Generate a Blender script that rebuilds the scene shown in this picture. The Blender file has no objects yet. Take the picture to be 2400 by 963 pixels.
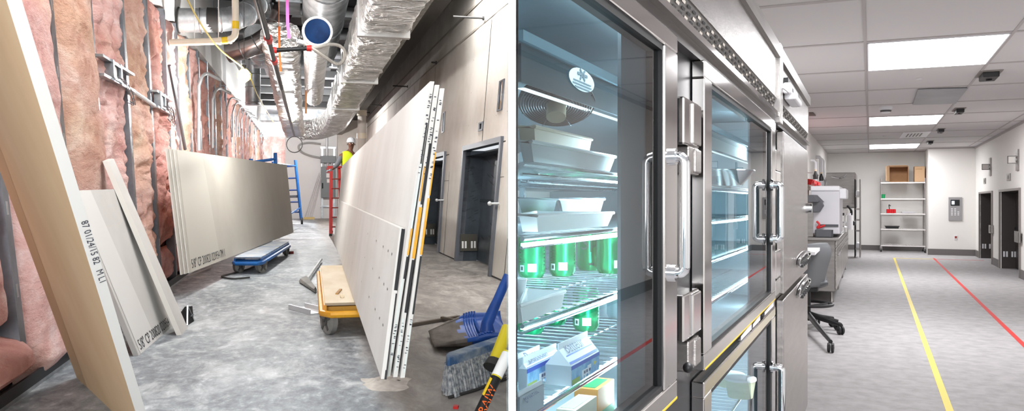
import bpy, math, random
from mathutils import Vector, Matrix, noise
random.seed(7)
PI = math.pi
SC = bpy.context.scene
COL = SC.collection
# ------------------------------------------------------------------ camera and the two rooms
F, CX, CY, EYE = 1900.0, 1200.0, 463.0, 1.5
cam_d = bpy.data.cameras.new('camera')
cam = bpy.data.objects.new('camera', cam_d); COL.objects.link(cam)
cam.location = (0, 0, EYE); cam.rotation_euler = (PI/2, 0, 0)
cam_d.sensor_width = 36; cam_d.lens = 36*F/2400
cam_d.shift_y = -18.5/2400
cam_d.clip_start = 0.02; cam_d.clip_end = 300
SC.camera = cam
vs = SC.view_settings
vs.view_transform = 'Standard'; vs.look = 'None'; vs.gamma = 1; vs.use_curve_mapping = False
vs.exposure = 0.0

class Room:
    """a room has its own axes: a = across to the right, b = forwards, c = up from its floor"""
    def __init__(s, vx, vy):
        B = Vector(((vx-CX)/F, 1, (CY-vy)/F)).normalized()
        A = Vector((B.y, -B.x, 0)).normalized()
        U = A.cross(B)
        s.A, s.B, s.U = A, B, U
        m = Matrix((A, B, U)).transposed().to_4x4()
        s.W = Matrix.Translation(Vector((0, 0, EYE)) - U*EYE) @ m
        s.R = m.to_3x3().transposed()
    def ray(s, x, y): return s.R @ Vector(((x-CX)/F, 1, -(y-CY)/F))
    def on(s, ax, x, y, v):
        d = s.ray(x, y); o = EYE if ax == 2 else 0
        return Vector((0, 0, EYE)) + d*((v-o)/d[ax])
    def a(s, x, y, v): return s.on(0, x, y, v)
    def b(s, x, y, v): return s.on(1, x, y, v)
    def c(s, x, y, v=0): return s.on(2, x, y, v)
    def px(s, p):
        w = s.W @ Vector(p)
        return CX+F*w.x/w.y, CY-F*(w.z-EYE)/w.y
    def onp(s, x, y, p0, n):
        d = s.ray(x, y); o = Vector((0, 0, EYE))
        return o + d*((Vector(p0)-o).dot(n)/d.dot(n))
    def X(s, a, b): return s.A.x*a + s.B.x*b          # world x of a plan point
L, R = Room(710, 448), Room(2040, 478)

# ------------------------------------------------------------------ mesh building
class MB:
    def __init__(s): s.v = []; s.f = []; s.mi = []; s.m = 0
    def add(s, vs, fs):
        o = len(s.v); s.v += [Vector(p) for p in vs]
        for f in fs: s.f.append([o+i for i in f]); s.mi.append(s.m)
        return s
    def box(s, a0, a1, b0, b1, c0, c1):
        return s.hexa([(a0,b0,c0),(a1,b0,c0),(a1,b1,c0),(a0,b1,c0)], [(a0,b0,c1),(a1,b0,c1),(a1,b1,c1),(a0,b1,c1)])
    def hexa(s, lo, hi):
        n = len(lo)
        fs = [list(range(n))[::-1], list(range(n, 2*n))] + [[i, (i+1) % n, n+(i+1) % n, n+i] for i in range(n)]
        return s.add(list(lo)+list(hi), fs)
    def prism(s, poly, ext):
        e = Vector(ext); return s.hexa([Vector(p) for p in poly], [Vector(p)+e for p in poly])
    def quad(s, *p): return s.add(p, [list(range(len(p)))])
    def obox(s, c, ax, ay, az, hx, hy, hz):
        c, ax, ay, az = Vector(c), Vector(ax)*hx, Vector(ay)*hy, Vector(az)*hz
        return s.hexa([c-ax-ay-az, c+ax-ay-az, c+ax+ay-az, c-ax+ay-az], [c-ax-ay+az, c+ax-ay+az, c+ax+ay+az, c-ax+ay+az])
    def bar(s, p, q, w, h, up=(0,0,1)):
        p, q = Vector(p), Vector(q); d = (q-p).normalized(); u = Vector(up)
        x = d.cross(u)
        if x.length < 1e-4: x = d.cross(Vector((1,0,0)))
        x.normalize(); y = x.cross(d)
        return s.obox((p+q)/2, d, x, y, (q-p).length/2, w/2, h/2)
    def tube(s, pts, r, n=10, cap=True, closed=False):
        pts = [Vector(p) for p in pts]; N = len(pts)
        rs = r if isinstance(r, (list, tuple)) else [r]*N
        T = []
        for i in range(N):
            if closed: t = pts[(i+1) % N]-pts[i-1]
            else: t = pts[min(i+1, N-1)]-pts[max(i-1, 0)]
            T.append(t.normalized())
        x = T[0].cross(Vector((0,0,1)))
        if x.length < 1e-3: x = T[0].cross(Vector((1,0,0)))
        x.normalize(); vs = []
        for i in range(N):
            x = (x - T[i]*x.dot(T[i])).normalized(); y = T[i].cross(x)
            for k in range(n):
                t = 2*PI*k/n; vs.append(pts[i]+(x*math.cos(t)+y*math.sin(t))*rs[i])
        fs = []
        for i in range(N if closed else N-1):
            j = (i+1) % N
            for k in range(n): fs.append([i*n+k, i*n+(k+1) % n, j*n+(k+1) % n, j*n+k])
        if cap and not closed: fs += [list(range(n))[::-1], list(range((N-1)*n, N*n))]
        return s.add(vs, fs)
    def cyl(s, p, q, r, n=20, r2=None): return s.tube([p, q], [r, r if r2 is None else r2], n)
    def lathe(s, prof, c, ax=(0,0,1), n=28):
        """prof = [(radius, height)] around axis ax through c"""
        c = Vector(c); ax = Vector(ax).normalized()
        x = ax.cross(Vector((0,1,0)))
        if x.length < 1e-3: x = ax.cross(Vector((1,0,0)))
        x.normalize(); y = ax.cross(x); vs = []
        for r, h in prof:
            for k in range(n):
                t = 2*PI*k/n; vs.append(c+ax*h+(x*math.cos(t)+y*math.sin(t))*max(r, 1e-5))
        fs = [[i*n+k, i*n+(k+1) % n, (i+1)*n+(k+1) % n, (i+1)*n+k] for i in range(len(prof)-1) for k in range(n)]
        return s.add(vs, fs)
    def sphere(s, c, r, n=14, sc=(1,1,1)):
        c = Vector(c); vs = []; m = n//2
        for i in range(m+1):
            p = PI*i/m
            for k in range(n):
                t = 2*PI*k/n
                vs.append(c+Vector((math.sin(p)*math.cos(t)*r*sc[0], math.sin(p)*math.sin(t)*r*sc[1], math.cos(p)*r*sc[2])))
        return s.add(vs, [[i*n+k, (i+1)*n+k, (i+1)*n+(k+1) % n, i*n+(k+1) % n] for i in range(m) for k in range(n)])
    def torus(s, c, ax, R_, r, n=28, m=8):
        c = Vector(c); ax = Vector(ax).normalized(); x = ax.cross(Vector((0,0,1)))
        if x.length < 1e-3: x = Vector((1,0,0))
        x.normalize(); y = ax.cross(x)
        return s.tube([c+(x*math.cos(2*PI*k/n)+y*math.sin(2*PI*k/n))*R_ for k in range(n)], r, m, closed=True)
    def grid(s, fn, nu, nv):
        return s.add([fn(i/(nu-1), j/(nv-1)) for j in range(nv) for i in range(nu)],
                     [[j*nu+i, j*nu+i+1, (j+1)*nu+i+1, (j+1)*nu+i] for j in range(nv-1) for i in range(nu-1)])
    def text(s, txt, size, o, right, up, depth=0.0):
        cu = bpy.data.curves.new('lettering', 'FONT'); cu.body = txt; cu.size = size; cu.resolution_u = 2
        ob = bpy.data.objects.new('lettering', cu); COL.objects.link(ob)
        dg = bpy.context.evaluated_depsgraph_get()
        me = bpy.data.meshes.new_from_object(ob.evaluated_get(dg))
        o, right, up = Vector(o), Vector(right).normalized(), Vector(up).normalized()
        s.add([o+right*v.co.x+up*v.co.y for v in me.vertices], [list(p.vertices) for p in me.polygons])
        bpy.data.objects.remove(ob); bpy.data.curves.remove(cu); bpy.data.meshes.remove(me)
        return s
ORG = {}
def props(o, label=None, cat=None, group=None, kind=None):
    if label: o['label'] = label
    if cat: o['category'] = cat
    if group: o['group'] = group
    if kind: o['kind'] = kind
    return o
def thing(room, name, label, cat, org, group=None):
    o = bpy.data.objects.new(name, None); COL.objects.link(o); o.empty_display_size = .1
    o.matrix_world = room.W @ Matrix.Translation(Vector(org)); ORG[o.name] = (room, Vector(org))
    return props(o, label, cat, group)
def obj(mb, name, mats, parent=None, room=None, org=None, smooth=False, label=None, cat=None, group=None, kind=None, bevel=0, recalc=True):
    if not isinstance(mats, (list, tuple)): mats = [mats]
    if parent is not None: room, org = ORG[parent.name]
    else:
        n = len(mb.v); lo = [min(v[i] for v in mb.v) for i in range(3)]; hi = [max(v[i] for v in mb.v) for i in range(3)]
        org = Vector(org) if org is not None else Vector(((lo[0]+hi[0])/2, (lo[1]+hi[1])/2, lo[2]))
    me = bpy.data.meshes.new(name)
    me.from_pydata([v-org for v in mb.v], [], mb.f)
    for m in mats: me.materials.append(m)
    me.polygons.foreach_set('material_index', mb.mi)
    if recalc:
        import bmesh
        bm = bmesh.new(); bm.from_mesh(me); bmesh.ops.recalc_face_normals(bm, faces=bm.faces); bm.to_mesh(me); bm.free()
    if smooth:
        me.polygons.foreach_set('use_smooth', [True]*len(me.polygons))
        try: me.set_sharp_from_angle(angle=math.radians(38))
        except Exception: pass
    me.update()
    o = bpy.data.objects.new(name, me); COL.objects.link(o)
    if parent is not None: o.parent = parent; ORG[o.name] = (room, org)
    else: o.matrix_world = room.W @ Matrix.Translation(org); ORG[o.name] = (room, org)
    if bevel:
        md = o.modifiers.new('bevel', 'BEVEL'); md.width = bevel; md.segments = 2; md.limit_method = 'ANGLE'; md.angle_limit = math.radians(40)
    return props(o, label, cat, group, kind)
def struct(room, mb, name, mats, label=None, **k):
    return obj(mb, name, mats, None, room, label=label, kind='structure', **k)
def arc(c, r, x, y, t0, t1, n=8):
    c, x, y = Vector(c), Vector(x), Vector(y)
    return [c+(x*math.cos(t0+(t1-t0)*i/n)+y*math.sin(t0+(t1-t0)*i/n))*r for i in range(n+1)]
def lerp(p, q, t): return Vector(p)*(1-t)+Vector(q)*t
def smoothpath(pts, n=6):
    P = [Vector(p) for p in pts]; out = []
    for i in range(len(P)-1):
        p0, p1, p2, p3 = P[max(i-1,0)], P[i], P[i+1], P[min(i+2, len(P)-1)]
        for k in range(n):
            t = k/n
            out.append(.5*((2*p1)+(p2-p0)*t+(2*p0-5*p1+4*p2-p3)*t*t+(3*p1-p0-3*p2+p3)*t**3))
    return out+[P[-1]]

# ------------------------------------------------------------------ materials
def lin(h):
    h = h.lstrip('#'); c = [int(h[i:i+2], 16)/255 for i in (0, 2, 4)]
    return tuple(x/12.92 if x <= .04045 else ((x+.055)/1.055)**2.4 for x in c)+(1,)
MATS = {}
def mat(name, col, rough=.6, metal=0, var=None, vscale=4, bump=0, bscale=20, spec=.5, stretch=None, emit=0, detail=6, vpos=(.35,.65), coat=0, aniso=0):
    """principled material; var = second colour mixed in by noise; bump = height of a noise relief"""
    if name in MATS: return MATS[name]
    m = bpy.data.materials.new(name); m.use_nodes = True; nt = m.node_tree; N = nt.nodes; K = nt.links.new
    p = N['Principled BSDF']; c = lin(col)
    p.inputs['Base Color'].default_value = c; p.inputs['Roughness'].default_value = rough
    p.inputs['Metallic'].default_value = metal; p.inputs['Specular IOR Level'].default_value = spec
    p.inputs['Coat Weight'].default_value = coat
    if emit: p.inputs['Emission Color'].default_value = c; p.inputs['Emission Strength'].default_value = emit
    tc = N.new('ShaderNodeTexCoord'); mp = N.new('ShaderNodeMapping'); K(tc.outputs['Object'], mp.inputs['Vector'])
    if stretch: mp.inputs['Scale'].default_value = stretch
    if var:
        n = N.new('ShaderNodeTexNoise'); n.inputs['Scale'].default_value = vscale; n.inputs['Detail'].default_value = detail; n.inputs['Roughness'].default_value = .6
        K(mp.outputs[0], n.inputs['Vector'])
        r = N.new('ShaderNodeValToRGB'); e = r.color_ramp.elements
        e[0].position, e[1].position = vpos; e[0].color = c; e[1].color = lin(var)
        K(n.outputs['Fac'], r.inputs['Fac']); K(r.outputs['Color'], p.inputs['Base Color'])
    if bump:
        n = N.new('ShaderNodeTexNoise'); n.inputs['Scale'].default_value = bscale; n.inputs['Detail'].default_value = 5
        K(mp.outputs[0], n.inputs['Vector'])
        b = N.new('ShaderNodeBump'); b.inputs['Strength'].default_value = 1; b.inputs['Distance'].default_value = bump
        K(n.outputs['Fac'], b.inputs['Height']); K(b.outputs['Normal'], p.inputs['Normal'])
    MATS[name] = m; return m
def glass(name, tint=(.86,.93,.95), refl=.12, rough=.0):
    m = bpy.data.materials.new(name); m.use_nodes = True; nt = m.node_tree; N = nt.nodes; K = nt.links.new
    N.remove(N['Principled BSDF']); t = N.new('ShaderNodeBsdfTransparent'); t.inputs[0].default_value = (*tint, 1)
    g = N.new('ShaderNodeBsdfGlossy'); g.inputs['Roughness'].default_value = rough
    f = N.new('ShaderNodeFresnel'); f.inputs['IOR'].default_value = 1.42
    a = N.new('ShaderNodeMath'); a.operation = 'ADD'; a.inputs[1].default_value = refl; a.use_clamp = True; K(f.outputs[0], a.inputs[0])
    x = N.new('ShaderNodeMixShader'); K(a.outputs[0], x.inputs[0]); K(t.outputs[0], x.inputs[1]); K(g.outputs[0], x.inputs[2])
    K(x.outputs[0], N['Material Output'].inputs['Surface']); MATS[name] = m; return m
def emis(name, col, s):
    m = bpy.data.materials.new(name); m.use_nodes = True; nt = m.node_tree; N = nt.nodes
    N.remove(N['Principled BSDF']); e = N.new('ShaderNodeEmission'); e.inputs[0].default_value = lin(col); e.inputs[1].default_value = s
    nt.links.new(e.outputs[0], N['Material Output'].inputs['Surface']); MATS[name] = m; return m
def foil_mat(name, col, rough, scale, dist, stretch=None):
    """crinkled foil: ridged relief on a metal"""
    m = mat(name, col, rough, 1, var='#f2f2f0', vscale=3, vpos=(.3,.7)); nt = m.node_tree; N = nt.nodes; K = nt.links.new; p = N['Principled BSDF']
    tc = N.new('ShaderNodeTexCoord'); mp = N.new('ShaderNodeMapping'); K(tc.outputs['Object'], mp.inputs['Vector'])
    if stretch: mp.inputs['Scale'].default_value = stretch
    n = N.new('ShaderNodeTexNoise'); n.inputs['Scale'].default_value = 2.5; K(mp.outputs[0], n.inputs['Vector'])
    ad = N.new('ShaderNodeMixRGB'); ad.inputs[0].default_value = .35; K(mp.outputs[0], ad.inputs[1]); K(n.outputs['Color'], ad.inputs[2])
    v = N.new('ShaderNodeTexVoronoi'); v.feature = 'DISTANCE_TO_EDGE'; v.inputs['Scale'].default_value = scale; K(ad.outputs[0], v.inputs['Vector'])
    n2 = N.new('ShaderNodeTexNoise'); n2.inputs['Scale'].default_value = scale*2; n2.inputs['Detail'].default_value = 4; K(mp.outputs[0], n2.inputs['Vector'])
    su = N.new('ShaderNodeMath'); su.operation = 'ADD'; K(v.outputs['Distance'], su.inputs[0]); K(n2.outputs['Fac'], su.inputs[1])
    b = N.new('ShaderNodeBump'); b.inputs['Distance'].default_value = dist; K(su.outputs[0], b.inputs['Height']); K(b.outputs['Normal'], p.inputs['Normal'])
    return m
def concrete_mat():
    m = mat('dusty_concrete', '#6f747a', .55); nt = m.node_tree; N = nt.nodes; K = nt.links.new; p = N['Principled BSDF']
    tc = N.new('ShaderNodeTexCoord')
    def nz(s, d, stretch=(1,1,1), dis=0, off=0):
        mp = N.new('ShaderNodeMapping'); mp.inputs['Scale'].default_value = stretch; mp.inputs['Location'].default_value = (off, off, 0); K(tc.outputs['Object'], mp.inputs['Vector'])
        n = N.new('ShaderNodeTexNoise'); n.inputs['Scale'].default_value = s; n.inputs['Detail'].default_value = d; n.inputs['Roughness'].default_value = .68; n.inputs['Distortion'].default_value = dis
        K(mp.outputs[0], n.inputs['Vector']); return n.outputs['Fac']
    def ramp(f, *els):
        r = N.new('ShaderNodeValToRGB'); e = r.color_ramp.elements
        while len(e) < len(els): e.new(.5)
        for q, (pos, col) in zip(e, els): q.position = pos; q.color = lin(col)
        K(f, r.inputs['Fac']); return r.outputs['Color']
    def mix(fac, c1, c2):
        x = N.new('ShaderNodeMixRGB'); K(fac, x.inputs[0]) if not isinstance(fac, float) else x.inputs[0].__setattr__('default_value', fac)
        K(c1, x.inputs[1]); K(c2, x.inputs[2]); return x.outputs[0]
    base = ramp(nz(1.3, 12, (1,.45,1), .5), (.36,'#555c63'), (.5,'#81898f'), (.62,'#bac1c5'))
    fine = ramp(nz(11, 12, (1,.5,1), .2, 3), (.36,'#555a60'), (.56,'#9aa1a6'), (.68,'#e3e7ea'))
    c = mix(.5, base, fine)
    # dust blown into pale patches; a browner slab with shade painted in on the right side
    dust = ramp(nz(2.6, 14, (1,.6,1), .7, 9), (.5,'#000000'), (.68,'#ffffff'))
    dc = N.new('ShaderNodeRGB'); dc.outputs[0].default_value = lin('#dfe3e4')
    dm = N.new('ShaderNodeMath'); dm.operation = 'MULTIPLY'; dm.inputs[1].default_value = .55; K(dust, dm.inputs[0])
    c = mix(dm.outputs[0], c, dc.outputs[0])
    sp = N.new('ShaderNodeSeparateXYZ'); K(tc.outputs['Object'], sp.inputs[0])
    nn = nz(1.1, 6, (1,1,1), .5, 4)
    ma = N.new('ShaderNodeMath'); ma.operation = 'MULTIPLY_ADD'; ma.inputs[1].default_value = .5; K(nn, ma.inputs[0]); K(sp.outputs['X'], ma.inputs[2])
    mr = N.new('ShaderNodeMapRange'); mr.inputs['From Min'].default_value = BROWN_A; mr.inputs['From Max'].default_value = BROWN_A+.25; K(ma.outputs[0], mr.inputs['Value'])
    br = ramp(nz(3, 9, (1,.4,1), 1, 2), (.3,'#5c544d'), (.5,'#857d75'), (.7,'#aaa49c'))
    mf = N.new('ShaderNodeMath'); mf.operation = 'MULTIPLY'; mf.inputs[1].default_value = .85; K(mr.outputs[0], mf.inputs[0])
    c = mix(mf.outputs[0], c, br)
    K(c, p.inputs['Base Color'])
    b = N.new('ShaderNodeBump'); b.inputs['Distance'].default_value = .006; K(nz(14, 8), b.inputs['Height']); K(b.outputs[0], p.inputs['Normal'])
    return m
# ================================================================== LEFT ROOM: the room under construction
def kl(b): return max(0, (650-L.px((-2.12, b, 1.5))[0])/5900)
def WL(b, c): return -2.0-kl(b)*c
def kr(b): return max(0, (L.px((3.35, b, 1.5))[0]-650)/5900)
def WR(b, c): return 3.22+kr(b)*c
def wl(x, y, off=0):
    a = -2.1
    for _ in range(10): p = L.a(x, y, a+off); a = WL(p.y, p.z)
    return p
def wr(x, y, off=0):
    a = 3.3
    for _ in range(10): p = L.a(x, y, a-off); a = WR(p.y, p.z)
    return p
BROWN_A = 0.72
M_conc = concrete_mat()
M_gyp = mat('gypsum_white', '#d0cfcc', .75, var='#c8c6c2', vscale=1.5)
M_gypw = mat('gypsum_wall', '#e0dbd4', .8, var='#c9c2b9', vscale=.7, detail=8)
M_gypg = mat('gypsum_paper_grey', '#bfbcb3', .75, var='#b9b5ac', vscale=1.2)
M_core = mat('gypsum_core', '#cfcdc8', .8)
M_tan = mat('tan_paper', '#e0c59f', .75, var='#d8ba92', vscale=2, stretch=(1,1,.3))
M_tan2 = mat('tan_paper_tapered', '#c3a680', .75)
M_ink = mat('printed_ink', '#2a2d38', .7)
M_galv = mat('galvanised_steel', '#c3c8cb', .36, 1, var='#9da3a8', vscale=6)
M_stud = mat('stud_steel', '#8d949b', .42, .85, var='#6f767e', vscale=3)
M_duct = mat('duct_steel', '#d3d6d8', .42, .65, var='#8f959a', vscale=2.5, bump=.004, bscale=6)
M_foil = foil_mat('foil_wrap', '#a9a9a6', .3, 4.5, .16, (1,2.2,1))
M_foilr = foil_mat('foil_ribbed', '#c0b9b6', .28, 3, .16, (.6,3.4,1))
M_dark = mat('dark_void', '#17171a', .9)
M_deck = mat('ceiling_deck_dark', '#77777a', .85, var='#565658', vscale=2)
M_fire = mat('fireproofed_beam', '#9a9792', .95, var='#7d7a75', vscale=9, bump=.03, bscale=25)
M_film = mat('door_film', '#4c5660', .38, .2, var='#3d454d', vscale=3)
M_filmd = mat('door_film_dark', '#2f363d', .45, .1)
M_frame = mat('door_frame_steel', '#6b7078', .5, .5)
M_grey = mat('panel_grey_paint', '#7d8486', .5)
M_blackp = mat('black_pipe', '#1d1d1f', .4, .3)
M_red = mat('red_paint', '#b81f1c', .45)
M_blue = mat('blue_paint', '#1565ad', .4, var='#0f5599', vscale=5)
M_yel = mat('yellow_paint', '#e0a51a', .45, var='#c98b12', vscale=4)
M_wood = mat('dusty_plywood', '#e6dac3', .75, var='#d6c6a8', vscale=3, stretch=(1,.3,1))
M_lumber = mat('lumber', '#b98f55', .7, var='#a27842', vscale=4)
M_rub = mat('grey_rubber', '#8d8c88', .7, var='#6f6e6b', vscale=6)
M_rubd = mat('dark_rubber', '#2d2c2b', .7)
M_pvc = mat('pvc_cream', '#e6ddc9', .4)
M_bandy = mat('yellow_band', '#efc91d', .5)
M_white = mat('white_paint', '#eeeeec', .6)
M_cond = mat('conduit_steel', '#cfd3d6', .45, .5)
M_cordy = mat('yellow_cord', '#d9c25a', .6)
M_wire = mat('dark_wire', '#3a3a3a', .6)
M_pink = mat('pink_ribbon', '#f569c4', .6)
M_orange = mat('orange_ribbon', '#e8742c', .6)
M_bulb = emis('bulb_glow', '#fffaf0', 30)
# pink fibreglass, three shades of the batts
def fibre(name, c1, c2, c3, amber):
    m = mat(name, c1, .95, 0, spec=.15); nt = m.node_tree; N = nt.nodes; K = nt.links.new; p = N['Principled BSDF']
    tc = N.new('ShaderNodeTexCoord'); mp = N.new('ShaderNodeMapping'); mp.inputs['Scale'].default_value = (1,.5,1); K(tc.outputs['Object'], mp.inputs['Vector'])
    n = N.new('ShaderNodeTexNoise'); n.inputs['Scale'].default_value = 2.4; n.inputs['Detail'].default_value = 12; n.inputs['Roughness'].default_value = .7; n.inputs['Distortion'].default_value = .8; K(mp.outputs[0], n.inputs['Vector'])
    r = N.new('ShaderNodeValToRGB'); e = r.color_ramp.elements; e.new(.5)
    for q, (po, c) in zip(e, ((.34, c1), (.5, c2), (.66, c3))): q.position = po; q.color = lin(c)
    K(n.outputs['Fac'], r.inputs['Fac'])
    n3 = N.new('ShaderNodeTexNoise'); n3.inputs['Scale'].default_value = 1.1; n3.inputs['Detail'].default_value = 5; K(mp.outputs[0], n3.inputs['Vector'])
    r3 = N.new('ShaderNodeValToRGB'); q = r3.color_ramp.elements; q[0].position = amber-.08; q[1].position = amber+.12; q[1].color = (.75,.75,.75,1); K(n3.outputs['Fac'], r3.inputs['Fac'])
    mx = N.new('ShaderNodeMixRGB'); K(r3.outputs['Color'], mx.inputs[0]); K(r.outputs['Color'], mx.inputs[1])
    ml = N.new('ShaderNodeMixRGB'); ml.blend_type = 'MULTIPLY'; ml.inputs[0].default_value = 1; K(r.outputs['Color'], ml.inputs[1]); ml.inputs[2].default_value = (.97,1.0,.80,1); K(ml.outputs[0], mx.inputs[2])
    K(mx.outputs[0], p.inputs['Base Color'])
    n2 = N.new('ShaderNodeTexNoise'); n2.inputs['Scale'].default_value = 16; n2.inputs['Detail'].default_value = 8; n2.inputs['Roughness'].default_value = .7; K(mp.outputs[0], n2.inputs['Vector'])
    b = N.new('ShaderNodeBump'); b.inputs['Distance'].default_value = .05; b.inputs['Strength'].default_value = .9; K(n2.outputs['Fac'], b.inputs['Height']); K(b.outputs['Normal'], p.inputs['Normal'])
    return m
M_ins = [fibre('fibreglass_pink', '#cf9891', '#e3b7b0', '#f3d9d5', .62), fibre('fibreglass_rose', '#c4867d', '#dba59c', '#efc9c2', .60), fibre('fibreglass_amber', '#c69385', '#deb4a8', '#f0d5cc', .50)]

# ---- shell
BK = 45.8
m = MB(); NB = 40
m.quad((-7, -7, 0), (9.0, -7, 0), (9.0, 60, 0), (-7, 60, 0))
def clipX(room, pts, sgn):
    """cut a floor or ceiling polygon at the partition (world x = 0)"""
    out = []
    for i in range(len(pts)):
        p, q = Vector(pts[i]), Vector(pts[(i+1) % len(pts)])
        xp, xq = room.X(p.x, p.y)*sgn, room.X(q.x, q.y)*sgn
        if xp >= 0: out.append(p)
        if (xp > 0) != (xq > 0): out.append(p.lerp(q, xp/(xp-xq)))
    return out
fl = MB(); fl.quad(*clipX(L, [(-2.6,-7,0), (4.6,-7,0), (4.6,60,0), (-2.6,60,0)], -1))
struct(L, fl, 'floor', M_conc, 'dusty grey concrete floor of the unfinished room', org=(0,0,0))
TOP = 6.3
ce = MB(); ce.quad(*clipX(L, [(-3.2,4,TOP), (5,4,TOP), (5,60,TOP), (-3.2,60,TOP)], -1))
ce.m = 1
for k in range(14):
    b = 7+k*2.9; ce.box(-2.9, min(1.6, (.2495*b-.05)/.968), b, b+.35, TOP-.28, TOP-.02)
struct(L, ce, 'ceiling', [M_deck, mat('joist_steel', '#77797a', .6, .4)], 'dark open ceiling deck above the ducts')
wlm = MB()
bs = [1.0+k*1.46 for k in range(34)]
for i in range(len(bs)-1):
    b0, b1 = bs[i], bs[i+1]
    wlm.m = 0; wlm.quad((WL(b0,0)-.16,b0,0), (WL(b1,0)-.16,b1,0), (WL(b1,4.5)-.16,b1,4.5), (WL(b0,4.5)-.16,b0,4.5))
    wlm.m = 1; wlm.quad((WL(b0,4.5)-.02,b0,4.5), (WL(b1,4.5)-.02,b1,4.5), (WL(b1,TOP)-.02,b1,TOP), (WL(b0,TOP)-.02,b0,TOP))
    wlm.quad((WL(b0,4.5)-.02,b0,4.5), (WL(b1,4.5)-.02,b1,4.5), (WL(b1,4.5)-.2,b1,4.5), (WL(b0,4.5)-.2,b0,4.5))
struct(L, wlm, 'wall_left', [mat('wall_cavity', '#5a3b38', .9), M_white], 'stud wall of the unfinished room, white board above its top')
# back wall with a deeper bay on its left
bw = MB(); aJ = L.b(668, 400, BK).x
bw.box(aJ, 6.5, BK, BK+.2, 0, TOP); bw.m = 1; bw.box(L.b(790, 400, BK).x, 6.5, BK-.9, BK, 0, TOP)
struct(L, bw, 'wall_back', [M_white, M_gypw], 'white back wall of the unfinished room')
bw = MB(); bw.box(-3.5, aJ, 53, 53.2, 0, TOP); bw.box(aJ, aJ+.2, BK+.2, 53.2, 0, TOP)
struct(L, bw, 'wall_alcove', M_white, 'bright white wall in the recess at the far left corner')
# right wall, with two openings
D2 = (14.03, 17.2); D1 = (19.65, 22.9); DT = 2.38
rw = MB()
def wq(b0, b1, c0, c1, off=0, mi=0):
    n = max(1, int((b1-b0)/1.5)); rw.m = mi
    for k in range(n):
        p, q = b0+(b1-b0)*k/n, b0+(b1-b0)*(k+1)/n
        rw.quad((WR(p,c0)-off,p,c0), (WR(q,c0)-off,q,c0), (WR(q,c1)-off,q,c1), (WR(p,c1)-off,p,c1))
BR0 = 12.4
for b0, b1 in ((BR0, D2[0]), (D2[1], D1[0]), (D1[1], BK)): wq(b0, b1, 0, TOP)
for d in (D1, D2): wq(d[0], d[1], DT, TOP)
for b in (13.0, 15.6, 18.9, 22.0, 26.0, 31.0):      # open joints between the boards
    wq(b, b+.035, DT+.05 if D2[0] < b < D2[1] or D1[0] < b < D1[1] else 0, 4.9, .004, 1)
for b0, b1 in ((BR0, D2[0]), (D2[1], D1[0]), (D1[1], BK)):
    wq(b0, b1, DT-.01, DT+.015, .004, 1); wq(b0, b1, 1.75, 1.76, .004, 1); wq(b0, b1, 0, .03, .004, 1)
wq(BR0, BK, 4.95, 5.0, .01, 2); wq(BR0, BK, 5.5, 5.56, .02, 2)
for b in [13.0+.8*k for k in range(28)]:               # filled screw heads
    for c in (2.9, 3.6, 4.3):
        wq(b, b+.03, c, c+.02, .004, 2)
struct(L, rw, 'wall_right', [M_gypw, mat('board_joint', '#3c3a38', .9), mat('joint_shade', '#a79f95', .85)], 'unpainted board wall with two door openings', recalc=False)
# soffit beam beside the foil duct
for nm, a0, a1, c0, c1, m_, lb in (('beam', 1.68, 2.02, 4.55, 5.3, M_fire, 'rough fireproofed steel beam beside the long foil duct'),):
    q = MB(); q.box(a0, a1, 8.5, BK-1, c0, c1); q.box(a0-.12, a1+.1, 8.5, BK-1, c1, c1+.08); struct(L, q, nm, m_, lb)
q = MB(); q.box(2.35, 2.5, 10.5, BK-1, 5.2, TOP-.02); q.box(2.02, 2.9, 9.9, BK-1, 5.36, 5.42); struct(L, q, 'beam', mat('beam_rust', '#3a3632', .9), 'dark edge beam in the gap above the board wall')  # wide flat plate added as a dark sheet for the shaded gap

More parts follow.
